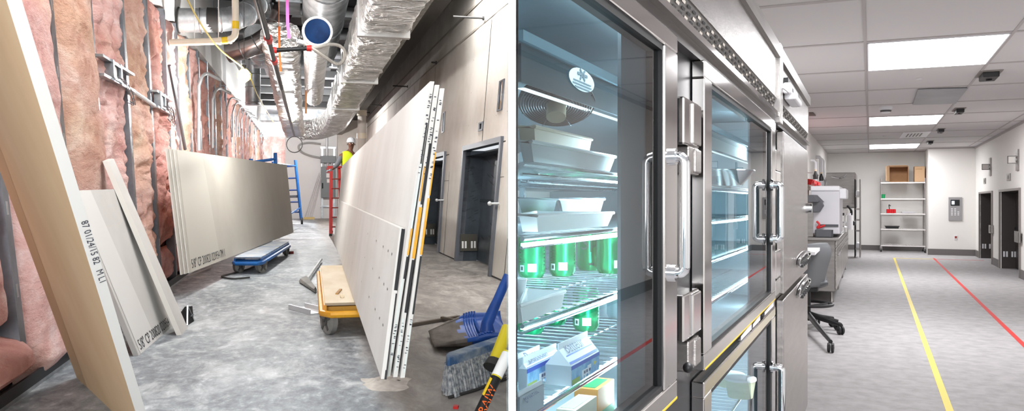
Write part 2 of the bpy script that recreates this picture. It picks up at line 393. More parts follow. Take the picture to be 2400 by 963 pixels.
def door(n, d, label):
    b0, b1 = d
    g = MB()
    for b in (b0, b1):                                   # jambs, reaching from the wall face into the room slightly
        s = -1 if b == b0 else 1
        for lo, hi in ((0, DT),):
            g.hexa([(WR(b,0)-.05,b,0), (WR(b,0)+.12,b,0), (WR(b,0)+.12,b+s*.12,0), (WR(b,0)-.05,b+s*.12,0)],
                   [(WR(b,DT)-.05,b,DT), (WR(b,DT)+.12,b,DT), (WR(b,DT)+.12,b+s*.12,DT), (WR(b,DT)-.05,b+s*.12,DT)])
    g.hexa([(WR(b0,DT)-.05,b0-.12,DT), (WR(b0,DT)+.14,b0-.12,DT), (WR(b1,DT)+.14,b1+.12,DT), (WR(b1,DT)-.05,b1+.12,DT)],
           [(WR(b0,DT)-.05,b0-.12,DT+.1), (WR(b0,DT)+.14,b0-.12,DT+.1), (WR(b1,DT)+.14,b1+.12,DT+.1), (WR(b1,DT)-.05,b1+.12,DT+.1)])
    r = struct(L, g, f'door_{n}', M_frame, label)
    dp = .42
    g = MB(); g.quad((WR(b1,0)+.02,b1,0), (WR(b1,0)+dp,b1,0), (WR(b1,DT)+dp,b1,DT), (WR(b1,DT)+.02,b1,DT))
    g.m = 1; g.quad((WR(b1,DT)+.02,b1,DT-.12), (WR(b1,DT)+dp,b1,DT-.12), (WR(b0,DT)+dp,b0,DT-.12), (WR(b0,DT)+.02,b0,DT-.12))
    g.quad((WR(b0,0)+.02,b0,0), (WR(b0,0)+dp,b0,0), (WR(b0,DT)+dp,b0,DT), (WR(b0,DT)+.02,b0,DT))
    obj(g, 'door_lining', [M_film, M_filmd], r, recalc=False)
    g = MB(); g.hexa([(WR(b1,0)+dp,b1,.02), (WR(b1,0)+dp+.06,b1,.02), (WR(b0,0)+dp+.06,b0,.02), (WR(b0,0)+dp,b0,.02)],
                     [(WR(b1,DT)+dp,b1,DT), (WR(b1,DT)+dp+.06,b1,DT), (WR(b0,DT)+dp+.06,b0,DT), (WR(b0,DT)+dp,b0,DT)])
    g.m = 1
    for c in (1.28,): g.hexa([(WR(b1,c)+dp-.02,b1,c), (WR(b1,c)+dp,b1,c), (WR(b0,c)+dp,b0,c), (WR(b0,c)+dp-.02,b0,c)], [(WR(b1,c)+dp-.02,b1,c+.06), (WR(b1,c)+dp,b1,c+.06), (WR(b0,c)+dp,b0,c+.06), (WR(b0,c)+dp-.02,b0,c+.06)])
    rr = random.Random(n)
    for k in range(26):                                  # printed dashes on the protective film
        b = rr.uniform(b0+.1, b1-.5); c = rr.uniform(.15, 2.2); a = WR(b,c)+dp-.006
        g.add([(a,b,c), (a,b+.28,c+.07), (a,b+.28,c+.09), (a,b,c+.02)], [[0,1,2,3]])
    for k in range(14):
        a = WR(b1,1)+rr.uniform(.06, dp-.1); c = rr.uniform(.6, 2.1); b = b1-.006
        g.add([(a,b,c), (a+.09,b,c+.03), (a+.09,b,c+.045), (a,b,c+.015)], [[0,1,2,3]])
    obj(g, 'door_leaf', [M_film, M_filmd], r)
    g = MB(); a0 = WR(b1,.4)+.03; g.box(a0, a0+dp-.05, b1-.05, b1-.01, .22, .58)
    g.m = 1
    for k in range(4):
        a = a0+.03+(.065*k if k < 2 else .065*k+.07); g.box(a, a+.04, b1-.056, b1-.05, .28, .43)
    obj(g, 'kick_panel', [mat('kick_panel_steel', '#5a5750', .5, .5), M_white], r)
    g = MB(); g.cyl((WR(b0,1.3)-.16,b0-.2,1.29), (WR(b0,1.3),b0-.2,1.29), .02); g.sphere((WR(b0,1.3)-.17,b0-.2,1.29), .04, 12)
    obj(g, 'door_handle', M_cond, r, smooth=True, label='steel door handle stub')
door(1, D1, 'narrow steel door opening farther along the board wall, half hidden by the sheets')
door(2, D2, 'wide steel door opening with dark film lining nearest the shovel')

# ---- partition added between the two rooms: its white end makes the border strip
pt = MB()
pt.hexa([(-.0034,.8,-.35), (.0038,.8,-.35), (.0038,13.0,-.35), (-.0034,13.0,-.35)], [(-.0034,.8,5.6), (.0038,.8,5.6), (.0038,13.0,5.6), (-.0034,13.0,5.6)])
class Wd: W = Matrix.Identity(4)
struct(Wd, pt, 'wall_partition', mat('partition_white', '#ffffff', .6), 'white partition end between the two rooms')

# ---- studs, track and insulation
SB = [6.82, 8.39, 9.73, 11.27, 12.79, 14.25, 15.42, 16.83, 18.3]
while SB[-1] < 43.5: SB.append(SB[-1]+1.46)
SB = [5.3]+SB
ORD = ['first','second','third','fourth','fifth','sixth','seventh','eighth','ninth','tenth','eleventh','twelfth','thirteenth','fourteenth','fifteenth','sixteenth','seventeenth','eighteenth','nineteenth','twentieth','twenty-first','twenty-second','twenty-third','twenty-fourth','twenty-fifth','twenty-sixth','twenty-seventh','twenty-eighth']
for i, b in enumerate(SB):
    if i == 0: continue
    g = MB(); w = .13 if b < 20 else .16; d = .13; t = .018
    prof = [(0,-w/2), (0,w/2), (-d,w/2), (-d,w/2-.03), (-t,w/2-.03), (-t,-w/2+t), (-d,-w/2+t), (-d,-w/2)]
    c0 = .3 if i == 1 else .03; top = 4.46
    g.hexa([(WL(b,c0)+x, b+y, c0) for x, y in prof], [(WL(b,top)+x, b+y, top) for x, y in prof])
    g.m = 1
    for k in range(6):
        c = .7+.62*k; g.hexa([(WL(b,c)+.001,b-.02,c), (WL(b,c)+.003,b-.02,c), (WL(b,c)+.003,b+.02,c), (WL(b,c)+.001,b+.02,c)], [(WL(b,c+.1)+.001,b-.02,c+.1), (WL(b,c+.1)+.003,b-.02,c+.1), (WL(b,c+.1)+.003,b+.02,c+.1), (WL(b,c+.1)+.001,b+.02,c+.1)])
    obj(g, 'metal_stud', [M_stud, M_galv], None, L, label=f'steel wall stud between pink batts, {ORD[i-1]} from the near end', cat='stud', group='steel studs in the insulated wall')
g = MB()
for i in range(40):
    b0, b1 = 3+i*1.05, 3+(i+1)*1.05
    g.m = 0; g.hexa([(WL(b0,0)-.14,b0,0), (WL(b0,0)+.03,b0,0), (WL(b1,0)+.03,b1,0), (WL(b1,0)-.14,b1,0)], [(WL(b0,0)-.14,b0,.03), (WL(b0,0)+.03,b0,.03), (WL(b1,0)+.03,b1,.03), (WL(b1,0)-.14,b1,.03)])
    g.m = 1; g.hexa([(WL(b0,0)+.012,b0,.03), (WL(b0,0)+.03,b0,.03), (WL(b1,0)+.03,b1,.03), (WL(b1,0)+.012,b1,.03)], [(WL(b0,0)+.012,b0,.12), (WL(b0,0)+.03,b0,.12), (WL(b1,0)+.03,b1,.12), (WL(b1,0)+.012,b1,.12)])
struct(L, g, 'trim_track', [M_galv, mat('track_dark', '#33353a', .5, .6)], 'steel floor track along the foot of the insulated wall')
def batt(i, b0, b1, c0, c1, style, label, mi, bulge=.0, tilt=0):
    sd = i*7.31+c0*3.1; nu, nv = (26 if b0 < 14 else 16 if b0 < 22 else 9), max(10, int((c1-c0)*(40 if b0 < 14 else 26 if b0 < 22 else 14)))
    def fn(u, v):
        b = b0+(b1-b0)*u; c = c0+(c1-c0)*v+tilt*(u-.5)*(1 if v < .02 or v > .98 else .0)
        e = min(1, min(u, 1-u)*7)**.5*min(1, min(v, 1-v)*(c1-c0)*9)**.5
        P = Vector((b*.75, c*1.5, sd))
        n = noise.noise(P*1.1)*.6+noise.noise(P*2.4+Vector((3,1,7)))*.45
        if style == 'rough':
            q = Vector((b*1.6+noise.noise(P*.9)*.7, c*.55, sd+9))
            n = n*.7+(abs(noise.noise(q*1.5))*2.6-.7)+noise.noise(P*5)*.3
            n += abs(noise.noise(P*2.6+Vector((0,0,5))))*1.6-.4
            n += (abs(noise.noise(P*6+Vector((2,0,5))))-.2)*1.1+noise.noise(P*13)*.35
        else: n += (abs(noise.noise(P*2.2+Vector((2,0,5))))-.2)*.9+noise.noise(P*7)*.25
        amp = .03 if style == 'smooth' else .036
        out = (.0 if style == 'smooth' else -.035)+bulge+.05*math.sin(PI*u)+amp*n*1.3
        lim = .012+.55*min(u, 1-u); out = min(out, lim)
        return Vector((WL(b, c)-.13+(.13+out)*e, b, c))
    g = MB(); g.grid(fn, nu, nv)
    return obj(g, 'insulation_batt', M_ins[mi], None, L, smooth=True, label=label, cat='insulation', group='pink insulation batts in the stud wall')
rr = random.Random(3)
for i in range(len(SB)-1):
    b0, b1 = SB[i]+.07, SB[i+1]-.07
    near = i < 9
    style = 'smooth' if i in (0, 1, 2) else 'rough'
    mi = [0, 0, 2, 0, 2, 1, 0, 2][i] if i < 8 else [0, 1, 0, 2][i % 4]
    cut = {0: .42, 1: 0, 5: .62, 6: .55, 7: .5}.get(i, 0)
    adj = 'smooth' if style == 'smooth' else 'crumpled'
    batt(i, b0, b1, cut+.05, 4.42, style, f'tall {adj} pink fibreglass batt in the {ORD[i]} stud bay from the near end', mi, .05 if i in (1, 2) else 0, .1)
    if cut: batt(i+40, b0+.02, b1+(.25 if i == 0 else 0), .1, cut, 'rough' if i else 'smooth', f'short piece of pink batt at the foot of the {ORD[i]} stud bay', 1, .06 if i == 0 else .0, 0)
# ---- drywall sheets
def sheet(face, t, name, mats, label, group=None, fronts=True, cat='drywall sheet'):
    """face = four corners in order (bottom near, bottom far, top far, top near); t = thickness vector away from the viewer"""
    g = MB(); P = [Vector(p) for p in face]; t = Vector(t)
    g.m = 0; g.add(P, [[0,1,2,3]])
    g.m = 1; g.add([p+t for p in P], [[3,2,1,0]])
    g.m = 2
    for i in range(4):
        j = (i+1) % 4; g.add([P[i], P[j], P[j]+t, P[i]+t], [[0,1,2,3]])
    return obj(g, name, mats, None, L, label=label, cat=cat, group=group)
def screws(par, face, rows, n, off, mat_, s=.012):
    P = [Vector(p) for p in face]; nrm = (P[1]-P[0]).cross(P[3]-P[0]).normalized()*off
    ex = (P[1]-P[0]).normalized(); ey = (P[3]-P[0]).normalized(); g = MB()
    for u, v, in rows:
        q = lerp(lerp(P[0], P[1], u), lerp(P[3], P[2], u), v)+nrm
        g.add([q-ex*s*2-ey*s, q+ex*s*2-ey*s, q+ex*s*2+ey*s, q-ex*s*2+ey*s], [[0,1,2,3]])
    return obj(g, 'screw_heads', mat_, par, kind='stuff')
M_screw = mat('screw_dark', '#77756f', .6)
# 1: the big tan sheet in front
BL = L.c(180, 885); BR = L.c(340, 1037)
up = L.R @ Vector((.12, -1, 1.345)); nrm = (BR-BL).cross(up).normalized()
TLp = L.onp(0, 400, BL, nrm); TRp = L.onp(15, 0, BL, nrm)
H1 = 4.1
TL = BL+(TLp-BL)*(H1/(TLp-BL).z); TR = BR+(TRp-BR)*(H1/(TRp-BR).z)
n_out = nrm if nrm.y > 0 else -nrm
s1 = sheet([BL, BR, TR, TL], n_out*.052, 'drywall_sheet', [M_tan, M_gyp, M_core], 'tan backed drywall sheet leaning in front of the others, white edge toward the room', 'loose drywall sheets')
g = MB(); e = -n_out*.0008
f1 = [BL+e, lerp(BL, BR, .2)+e, lerp(TL, TR, .2)+e, TL+e]; g.add(f1, [[0,1,2,3]])
obj(g, 'tapered_border', M_tan2, s1, label='darker tapered border')
g = MB(); q = lerp(BR, TR, .30)+(BR-BL).normalized()*.003; dn = (BR-TR).normalized()
qt = L.onp(183, 522, BR, (TR-BR).cross(n_out)); qt = qt+(BR-BL).normalized()*.004+n_out*.012
g.text('87 01/24/15 82   M L1', .045, qt, dn, n_out); obj(g, 'edge_print', M_ink, s1)
# 2: grey-white sheet behind it
a0, a1 = L.c(325, 833), L.c(412, 757); a2, a3 = wl(272, 443, .24), wl(166, 447, .24)
F2 = [a0, a1, a2, a3]
n2 = (a1-a0).cross(a3-a0).normalized(); n2 = n2 if n2.x < 0 else -n2
s2 = sheet(F2, n2*.045, 'drywall_sheet', [M_gyp, M_tan, M_core], 'short grey-white drywall sheet leaning on the pink batts behind the tan sheet', 'loose drywall sheets')
screws(s2, F2, [(u+.02*v, v) for v in (.12, .32, .5, .66) for u in (.18, .38, .58, .78)], 0, -.003 if n2.x < 0 else .003, M_screw, .01)
ex = (a1-a0).normalized(); ey = (a3-a0).normalized()
g = MB(); g.text('5/8" CP 200820 020954', .15, a0+ex*.12+ey*.03-n2*.004, ex, ey); obj(g, 'bottom_print', M_ink, s2)
g = MB(); w = MB()
w.add([lerp(a0,a1,.04)-n2*.002, lerp(a0,a1,.42)-n2*.002, lerp(a3,a2,.38)-n2*.002, lerp(a3,a2,.04)-n2*.002], [[0,1,2,3]]); obj(w, 'paper_band', mat('gypsum_band', '#dfdedb', .75), s2)
# 3: the sheet seen edge on
p0 = L.c(426, 785); p1 = wl(253, 378, .20); p2 = L.c(440, 768); p3 = wl(267, 372, .20)
s3 = sheet([p0, p2, p3, p1], Vector((-.05, -.012, -.0)), 'drywall_sheet', [M_gyp, M_gyp, mat('gypsum_edge', '#d9d6cf', .8)], 'narrow drywall offcut leaning edge on beside the short sheet', 'loose drywall sheets')
# A: the stack on the blue cart
A0, A1 = L.c(443, 640, .33), L.c(688, 545, .33); A2, A3 = L.b(672, 387, A1.y), L.b(408, 350, A0.y)
nA = (A1-A0).cross(A3-A0).normalized(); nA = nA if nA.x < 0 else -nA
A2 = L.onp(672, 387, A0, nA)
for k in range(3):
    o_ = nA*.021*k+(A0-A1).normalized()*.12*k; o_.z = 0
    fc = [A0+o_, A1+o_, A2+o_, A3+o_]
    lb = ['front sheet of the long drywall stack on the blue cart', 'middle sheet of the long drywall stack on the blue cart', 'rear sheet of the long drywall stack, nearest the pink batts'][k]
    s = sheet(fc, Vector((nA.x, nA.y, 0))*.017, 'drywall_sheet', [M_gypg, M_tan, mat('gypsum_edge_grey', '#dddbd5', .8)], lb, 'drywall stack on the blue cart')
    if k == 0:
        screws(s, fc, [(u, v) for v in (.32, .62) for u in [.06+.022*j for j in range(12)]+[.55+.03*j for j in range(6)]], 0, -.004 if nA.x < 0 else .004, M_screw, .011)
        ex = (A1-A0).normalized(); ey = (A3-A0).normalized()
        g = MB(); g.text('5/8" CP 200820 020954 7M 1', .19, A0+ex*.18+ey*.05-nA*.004, ex, ey); obj(g, 'bottom_print', M_ink, s)
        w = MB(); w.add([lerp(A0,A1,.01)-nA*.002, lerp(A0,A1,.18)-nA*.002, lerp(A3,A2,.14)-nA*.002, lerp(A3,A2,.01)-nA*.002], [[0,1,2,3]]); obj(w, 'paper_band', mat('gypsum_grey_band', '#c6c3ba', .75), s)
# B: the stack on the yellow cart
B0, B1 = L.c(893, 888, .385), L.c(782, 563, .385)
T3 = L.b(998, 185, B0.y); nb = (B1-B0).cross(T3-B0).normalized(); nb = nb if nb.x > 0 else -nb; T2 = L.onp(799, 388, B0, nb)
ns = [('small front sheet of the near stack on the yellow cart', 893, 937, 535, 795, 470), ]
S0, S1 = B0, B1; S2, S3 = L.onp(795, 470, B0, nb), L.onp(937, 535, B0, nb); nB = nb
sm = sheet([S0, S1, S2, S3], Vector((nB.x, nB.y, 0))*.030, 'drywall_sheet', [M_gyp, M_gyp, M_core], 'lower front sheet of the stack on the yellow cart, about half as high', 'drywall stack on the yellow cart')
screws(sm, [S0, S1, S2, S3], [(u, v) for v in (.3, .55, .8) for u in (.02, .04, .07, .12, .2, .35)], 0, .003 if nB.x < 0 else -.003, M_screw, .008)
def tape(par, p, q, t, segs, off, y=-.003):
    """coloured end tape: segs = (from, to, material index) along p-q, lying on the near end across t"""
    g = MB()
    for u0, u1, mi, w0, w1 in segs:
        g.m = mi; P, Q = lerp(p, q, u0), lerp(p, q, u1); e = Vector((0, y, 0))
        g.add([P+t*w0+e, P+t*w1+e, Q+t*w1+e, Q+t*w0+e], [[0,1,2,3]])
    obj(g, 'end_tape', [M_blackp, M_yel, mat('pale_tape', '#cfd8d4', .7), M_core], par)
tape(sm, S0, S3, nB*.032, [(0, .06, 0, .6, 1), (.06, .56, 0, .75, 1), (.56, .58, 3, .2, 1), (.58, 1, 0, .35, 1)], 0)
segsB = [[(.0,.33,2,.3,.6), (.33,.405,0,.55,1), (.41,.50,1,.6,1), (.50,.72,2,.5,.9), (.72,.86,0,.5,.8)],
         [(.02,.2,2,.2,.5), (.22,.40,0,.4,1), (.405,.58,1,.3,1), (.59,.8,0,.5,1), (.6,.72,1,.1,.4)],
         [(.02,.2,2,.5,.8), (.22,.42,0,.6,1), (.425,.62,1,.5,1), (.63,.78,1,.7,1)]]
for k in range(3):
    e_ = (B0-B1).normalized()*(.03*k-.06); e_.z = 0; o_ = nb*(.034+.041*k)+e_; o2 = nb*(.035+.027*k)+e_; o_.z = 0
    fc = [B0+o_, B1+o_, T2+o2, T3+o2+Vector((0,0,-.02*k))]
    lb = ['tall sheet on the yellow cart right behind the low front one', 'middle tall sheet of the stack on the yellow cart', 'outermost tall sheet of the yellow cart stack, facing the door openings'][k]
    s = sheet(fc, Vector((nb.x, nb.y, 0))*.026, 'drywall_sheet', [M_gyp, M_gyp, M_core], lb, 'drywall stack on the yellow cart')
    tape(s, fc[0], fc[3], nb*.028, segsB[k], 0)
    g = MB(); rr2 = random.Random(k)
    for j in range(40):                                   # bar-coded print and torn paper on the end
        u = rr2.uniform(.03, .2) if j < 14 else rr2.uniform(.68, .97)
        P = lerp(fc[0], fc[3], u)+nb*rr2.uniform(.004, .012)+Vector((0,-.004,0)); h = rr2.uniform(.002, .006)
        g.add([P, P+nb*.012, P+nb*.012+Vector((0,0,h)), P+Vector((0,0,h))], [[0,1,2,3]])
    obj(g, 'end_print', M_ink, s)
# ---- carts
def cart(label, n0, n1, wid, hgt, col, wheel_r, top_m, lift=.0):
    """n0, n1 = plan corners of the edge seen (near, far); wid = vector across"""
    n0, n1, wid = Vector(n0), Vector(n1), Vector(wid); d = (n1-n0).normalized(); x = wid.normalized(); Wd_ = wid.length; Ln = (n1-n0).length
    t = thing(L, 'drywall_cart', label, 'cart', n0+wid*.5+(n1-n0)*.5)
    z = Vector((0,0,1)); P = lambda u, v, h: n0+(n1-n0)*u+wid*v+z*h
    g = MB(); g.hexa([P(.03,.05,hgt-.035), P(.03,.97,hgt-.035), P(.97,.97,hgt-.035), P(.97,.05,hgt-.035)], [P(.02,.03,hgt), P(.02,.98,hgt), P(.98,.98,hgt), P(.98,.03,hgt)])
    obj(g, 'deck', top_m, t, bevel=.01)
    g = MB(); h = hgt-.11
    ring = [P(0,.12,h), P(0,.88,h), P(.03,1,h), P(.97,1,h), P(1,.88,h), P(1,.12,h), P(.97,0,h), P(.03,0,h)]
    g.tube(ring, .035, 8, closed=True); obj(g, 'bumper_rail', col, t, smooth=True)
    g = MB()
    for u in (.06, .5, .94): g.bar(P(u,.05,h+.02), P(u,.95,h+.02), .05, .06)
    for v in (.04, .96): g.bar(P(.03,v,h+.045), P(.97,v,h+.045), .03, .07)
    obj(g, 'under_frame', col, t)
    for u, v in ((.08,.1), (.92,.1), (.08,.9), (.92,.9)):
        c = P(u, v, wheel_r)
        g = MB(); ax = (x*.9+d*.43).normalized() if u < .5 else x
        g.lathe([(wheel_r*.3,-.045), (wheel_r*.82,-.045), (wheel_r,-.028), (wheel_r,.028), (wheel_r*.82,.045), (wheel_r*.3,.045)], c, ax, 26)
        wh = obj(g, 'wheel', M_rub, t, smooth=True)
        g = MB(); g.lathe([(.004,-.06), (wheel_r*.36,-.06), (wheel_r*.36,.06), (.004,.06)], c, ax, 14); g.cyl(c-ax*.075, c+ax*.075, .018, 10)
        for k in range(5):
            y1 = ax.cross(z); q = (z*math.cos(k*1.257)+y1*math.sin(k*1.257)); g.bar(c+q*wheel_r*.3-ax*.047, c+q*wheel_r*.78-ax*.047, .03, .012, ax)
        obj(g, 'hub', mat('hub_grey', '#5d5c5a', .6, .4), wh, smooth=True)
        g = MB(); yy = ax.cross(z)
        for s in (-1, 1): g.hexa([c+ax*s*.062-yy*.025, c+ax*s*.07-yy*.025, c+ax*s*.07+yy*.025, c+ax*s*.062+yy*.025], [Vector((q.x,q.y,h+.0)) for q in (c+ax*s*.062-yy*.07, c+ax*s*.07-yy*.07, c+ax*s*.07+yy*.07, c+ax*s*.062+yy*.07)])
        g.obox(Vector((c.x,c.y,h-.01)), ax, yy, z, .075, .085, .02)
        obj(g, 'caster_fork', mat('fork_steel', '#6c6a66', .5, .6), t)
    return t
M_bluetop = mat('blue_deck_dusty', '#c9ccd0', .7, var='#4f86b8', vscale=3, vpos=(.45,.75))
ca0 = L.c(612, 601, .33); ca1 = L.c(680, 563, .33)
ct = cart('blue drywall cart under the long leaning stack, swivel wheels', (ca0.x, ca0.y, 0), (ca1.x, ca1.y, 0), Vector((-.5, .13, 0)), .312, M_blue, .13, M_bluetop)
ct2 = cart('yellow drywall cart with plywood deck under the near stack', (.19, 8.35, 0), (.235, 12.8, 0), Vector((.72, -.02, 0)), .366, M_yel, .15, M_wood)
g = MB(); q0 = L.c(797, 681, .385); q1 = L.c(783, 694, .385); g.bar(Vector((.42,9.5,.374)), Vector((.36,9.1,.374)), .03, .014); obj(g, 'wood_offcut', M_lumber, None, L, label='little stick lying on the plywood deck of the yellow cart', cat='scrap')
g = MB(); g.cyl((.40,8.9,.387), (.405,8.78,.387), .02, 10); obj(g, 'wood_plug', M_wood, None, L, smooth=True, label='short pale plug lying on the yellow cart deck', cat='scrap')
# ---- loose things on the floor
g = MB(); p, q = L.c(697, 722), L.c(748, 735); d = (q-p).normalized(); y = Vector((-d.y, d.x, 0))
for s in (-1, 1): g.hexa([p+y*.11*s, q+y*.11*s, q+y*(.11*s-.012), p+y*(.11*s-.012)], [v+Vector((0,0,.06)) for v in (p+y*.11*s, q+y*.11*s, q+y*(.11*s-.012), p+y*(.11*s-.012))])
g.hexa([p+y*.11, q+y*.11, q-y*.11, p-y*.11], [v+Vector((0,0,.01)) for v in (p+y*.11, q+y*.11, q-y*.11, p-y*.11)])
obj(g, 'stud_offcut', mat('offcut_steel', '#e3e6e8', .35, .6), None, L, label='short bright steel stud offcut lying beside the yellow cart wheel', cat='offcut')
def obj_box(p, name, label):
    t = thing(L, name, label, 'scrap', p); return t
p = L.c(425, 762); t = thing(L, 'metal_bracket', 'crumpled dark metal box bracket on the floor at the sheet edge', 'bracket', p)
g = MB(); g.hexa([p+Vector(v) for v in ((-.06,.02,0), (.07,-.05,0), (.1,.25,0), (-.02,.3,0))], [p+Vector(v) for v in ((-.02,.1,.13), (.03,.06,.2), (.08,.3,.17), (0,.33,.12))]); obj(g, 'shell', M_dark, t)
g = MB(); g.bar(p+Vector((.07,-.06,.005)), p+Vector((.05,.12,.2)), .015, .012); g.bar(p+Vector((-.05,-.02,.01)), p+Vector((.1,.2,.09)), .02, .012); g.bar(p+Vector((.1,.25,.01)), p+Vector((.05,.12,.2)), .012, .012); obj(g, 'metal_strap', M_galv, t)
g = MB(); p, q = L.c(575, 642), L.c(520, 640); g.tube(smoothpath([L.c(596,626,.02), L.c(570,634,.02), L.c(535,643,.02), L.c(520,648,.02), L.c(545,653,.02), L.c(585,650,.02)]), .015, 6); obj(g, 'cable', M_rubd, None, L, smooth=True, label='dark cable lying on the floor under the blue cart', cat='cable')
g = MB(); p, q = L.c(440, 652), L.c(492, 632); g.bar(p+Vector((0,0,.02)), q+Vector((0,0,.02)), .04, .04); g.bar(q+Vector((0,0,.02)), q+Vector((0,.02,.16)), .03, .03); obj(g, 'steel_strip', M_cond, None, L, label='thin bent steel strip on the floor below the grey sheet stack', cat='scrap')
g = MB(); g.bar(L.c(955,763,.02), L.c(1075,742,.02), .05, .03); obj(g, 'wood_strip', mat('dirty_wood', '#5a5148', .9), None, L, label='dirty wood strip on the floor behind the sheet stack, running to the scoop', cat='scrap')
g = MB(); g.bar(L.c(1035,744,.045), L.c(1105,756,.02), .045, .025); obj(g, 'wood_strip', mat('dirty_wood', '#5a5148', .9), None, L, label='shorter dirty strip lying across the long one beside the scoop', cat='scrap')
g = MB(); g.bar(L.c(684,592,.03), L.c(667,591,.03), .12, .06); obj(g, 'red_scrap', mat('red_brown', '#7a2c28', .7), None, L, label='small red scrap on the floor beside the blue cart wheel', cat='scrap')
# hand tool leaning far along the cart: a grey scraper with long handle
p, q = L.c(718, 660, .02), L.a(768, 545, L.c(768,545).x); q = Vector((.38, 17.6, .06))
t = thing(L, 'floor_scraper', 'long handled grey scraper lying on the floor beside the yellow cart', 'scraper', p)
g = MB(); g.tube([p+Vector((.03,.2,.04)), q], .022, 8); obj(g, 'handle', M_cond, t, smooth=True)
g = MB(); g.hexa([p+Vector(v) for v in ((-.12,-.0,0), (.12,-1.5,0), (.15,-1.2,0), (-.02,.5,0))], [p+Vector(v) for v in ((-.10,.05,.05), (.10,-1.4,.04), (.13,-1.2,.05), (0,.45,.06))]); obj(g, 'blade', M_rub, t)

# ---- shovel, broom and pole at the partition
g_pt = lambda px, py, Y: L.R @ Vector(((px-CX)/F*Y, Y, EYE-(py-CY)/F*Y-EYE)) + Vector((0,0,EYE))
sh = thing(L, 'scoop_shovel', 'big blue plastic scoop shovel caked in dust on the bare floor', 'shovel', L.c(1100, 815))
c0 = L.c(1015, 806); c1 = L.c(1185, 800)
M_scoop = mat('scoop_blue_dusty', '#0d4fa6', .4, var='#0b3f8c', vscale=5)
nt = M_scoop.node_tree
dn_ = L.c(1100, 815)
def scoop(u, v):
    # u from lip (left) to heel (right), v across from near rim to far rim
    wd = .42*(.62+.38*min(1, u*2.2)); ang = (v-.5)*PI*1.04
    y = math.sin(ang)*wd; z = .03+(1-math.cos(ang))*.17*(.2+.8*min(1, u*1.7))
    if u > .86: z += .4*(u-.86)*(1-abs(v-.5)*1.4)
    x = u*.78
    return L.c(1012, 806)+Vector((x*.98+y*.12, -x*.16+y*1.5, z))
g = MB(); n_u, n_v = 20, 15
g.grid(scoop, n_u, n_v)
g.mi = [1 if (k % (n_u-1)) < 7+((k//(n_u-1))*7 % 3) else 0 for k in range(len(g.f))]
o = obj(g, 'scoop', [M_scoop, mat('scoop_dust', '#78716a', .85, var='#5c554e', vscale=7)], sh, smooth=True)
md = o.modifiers.new('thick', 'SOLIDIFY'); md.thickness = .03; md.offset = 0
g = MB()
for k in range(5): g.tube([scoop(.5+.035*k, v/8)+Vector((0,0,.012)) for v in range(9)], .012, 6)
obj(g, 'ribs', M_scoop, sh, smooth=True)
g = MB(); g.grid(lambda u, v: scoop(.62+.3*u, .08+.84*v)+Vector((0, 0, .12*math.sin(PI*v)*(.55+.45*u))), 8, 11)
o = obj(g, 'hood', M_scoop, sh, smooth=True); md = o.modifiers.new('thick', 'SOLIDIFY'); md.thickness = .02
hb = g_pt(1142, 757, 7.6); ht = g_pt(1191, 646, 7.75)
g = MB(); g.tube([hb+Vector((0,0,-.08)), hb, lerp(hb,ht,.35), lerp(hb,ht,.45), ht], [.075,.058,.05,.046,.046], 12); obj(g, 'handle', M_scoop, sh, smooth=True)
br = thing(L, 'push_broom', 'push broom with dusty blue head and yellow pole in front of the scoop', 'broom', L.c(1110, 930))
e0, e1 = L.c(1046, 928), L.c(1192, 868); d = (e1-e0); d.z = 0
W_ = Vector((.03, .24, 0)); L0 = e0
P = lambda u, v, h: e0+d*u+W_*v+Vector((0,0,h))
g = MB(); rim = []
for k in range(9):
    t_ = PI/2+PI*k/8; rim.append((.05+.05*math.cos(t_), .5-.5*math.sin(t_)*-1 if False else .5+.5*math.sin(t_)))
rim = [(u, v) for u, v in rim]+[(1, 0), (1, 1)]
g.hexa([P(u, v, .2) for u, v in rim], [P(u*.985+.007, .06+v*.88, .27) for u, v in rim])
obj(g, 'head', mat('broom_head_blue', '#31557f', .7, var='#8c98a3', vscale=5, vpos=(.4,.62)), br, bevel=.008)
g = MB(); rr3 = random.Random(5)
for k in range(420):                                     # bristle clumps
    u, v = rr3.uniform(.0, .99), rr3.choice([0, 1, rr3.random()])
    if k < 170: v = .02
    if u < .06: v = .5+.5*(v-.5)*min(1, (u/.05)**.5+.1)*2
    q = P(u, v*.92+.04, .21); s = Vector((rr3.uniform(-.03,.03), -.10*(1-v)+rr3.uniform(-.03,.06), 0))
    g.tube([q, q+s*.5-Vector((0,0,.1)), q+s-Vector((0,0,.205))], [.008,.01,.011], 4)
obj(g, 'bristles', mat('bristle_grey', '#b3b4b4', .85, var='#59626c', vscale=30), br, kind='stuff')
bb = g_pt(1158, 852, 6.15); bt = g_pt(1190.5, 768, 6.35)
g = MB(); g.cyl(bb+(bb-bt)*.12, bb+(bt-bb)*.08, .075, 14, .062); obj(g, 'socket', M_rubd, br, smooth=True)
g = MB(); g.cyl(bb, bt, .05, 14); obj(g, 'pole', mat('yellow_pole', '#d9c51c', .45), br, smooth=True)
po = thing(L, 'painted_pole', 'black pole with orange lettering at the lower right corner, in front of the broom', 'pole', L.c(1125, 975))
pb = g_pt(1122, 972, 5.0); pt_ = g_pt(1190.5, 826, 5.25); pb0 = pb+(pb-pt_)*.25
g = MB(); g.cyl(pb0, lerp(pb, pt_, .58), .035, 14); obj(g, 'grip', M_blackp, po, smooth=True)
g = MB(); g.cyl(lerp(pb, pt_, .56), pt_, .035, 14); obj(g, 'shaft', mat('yellow_pole', '#d9c51c', .45), po, smooth=True)
g = MB(); g.lathe([(.0365, 0), (.0365, .17)], lerp(pb, pt_, .60), (pt_-pb), 14); obj(g, 'paper_label', M_white, po, smooth=True)
dv = (pt_-pb).normalized(); rt = dv.cross(Vector((0,1,0))).normalized(); rt = rt if rt.x > 0 else -rt
g = MB()
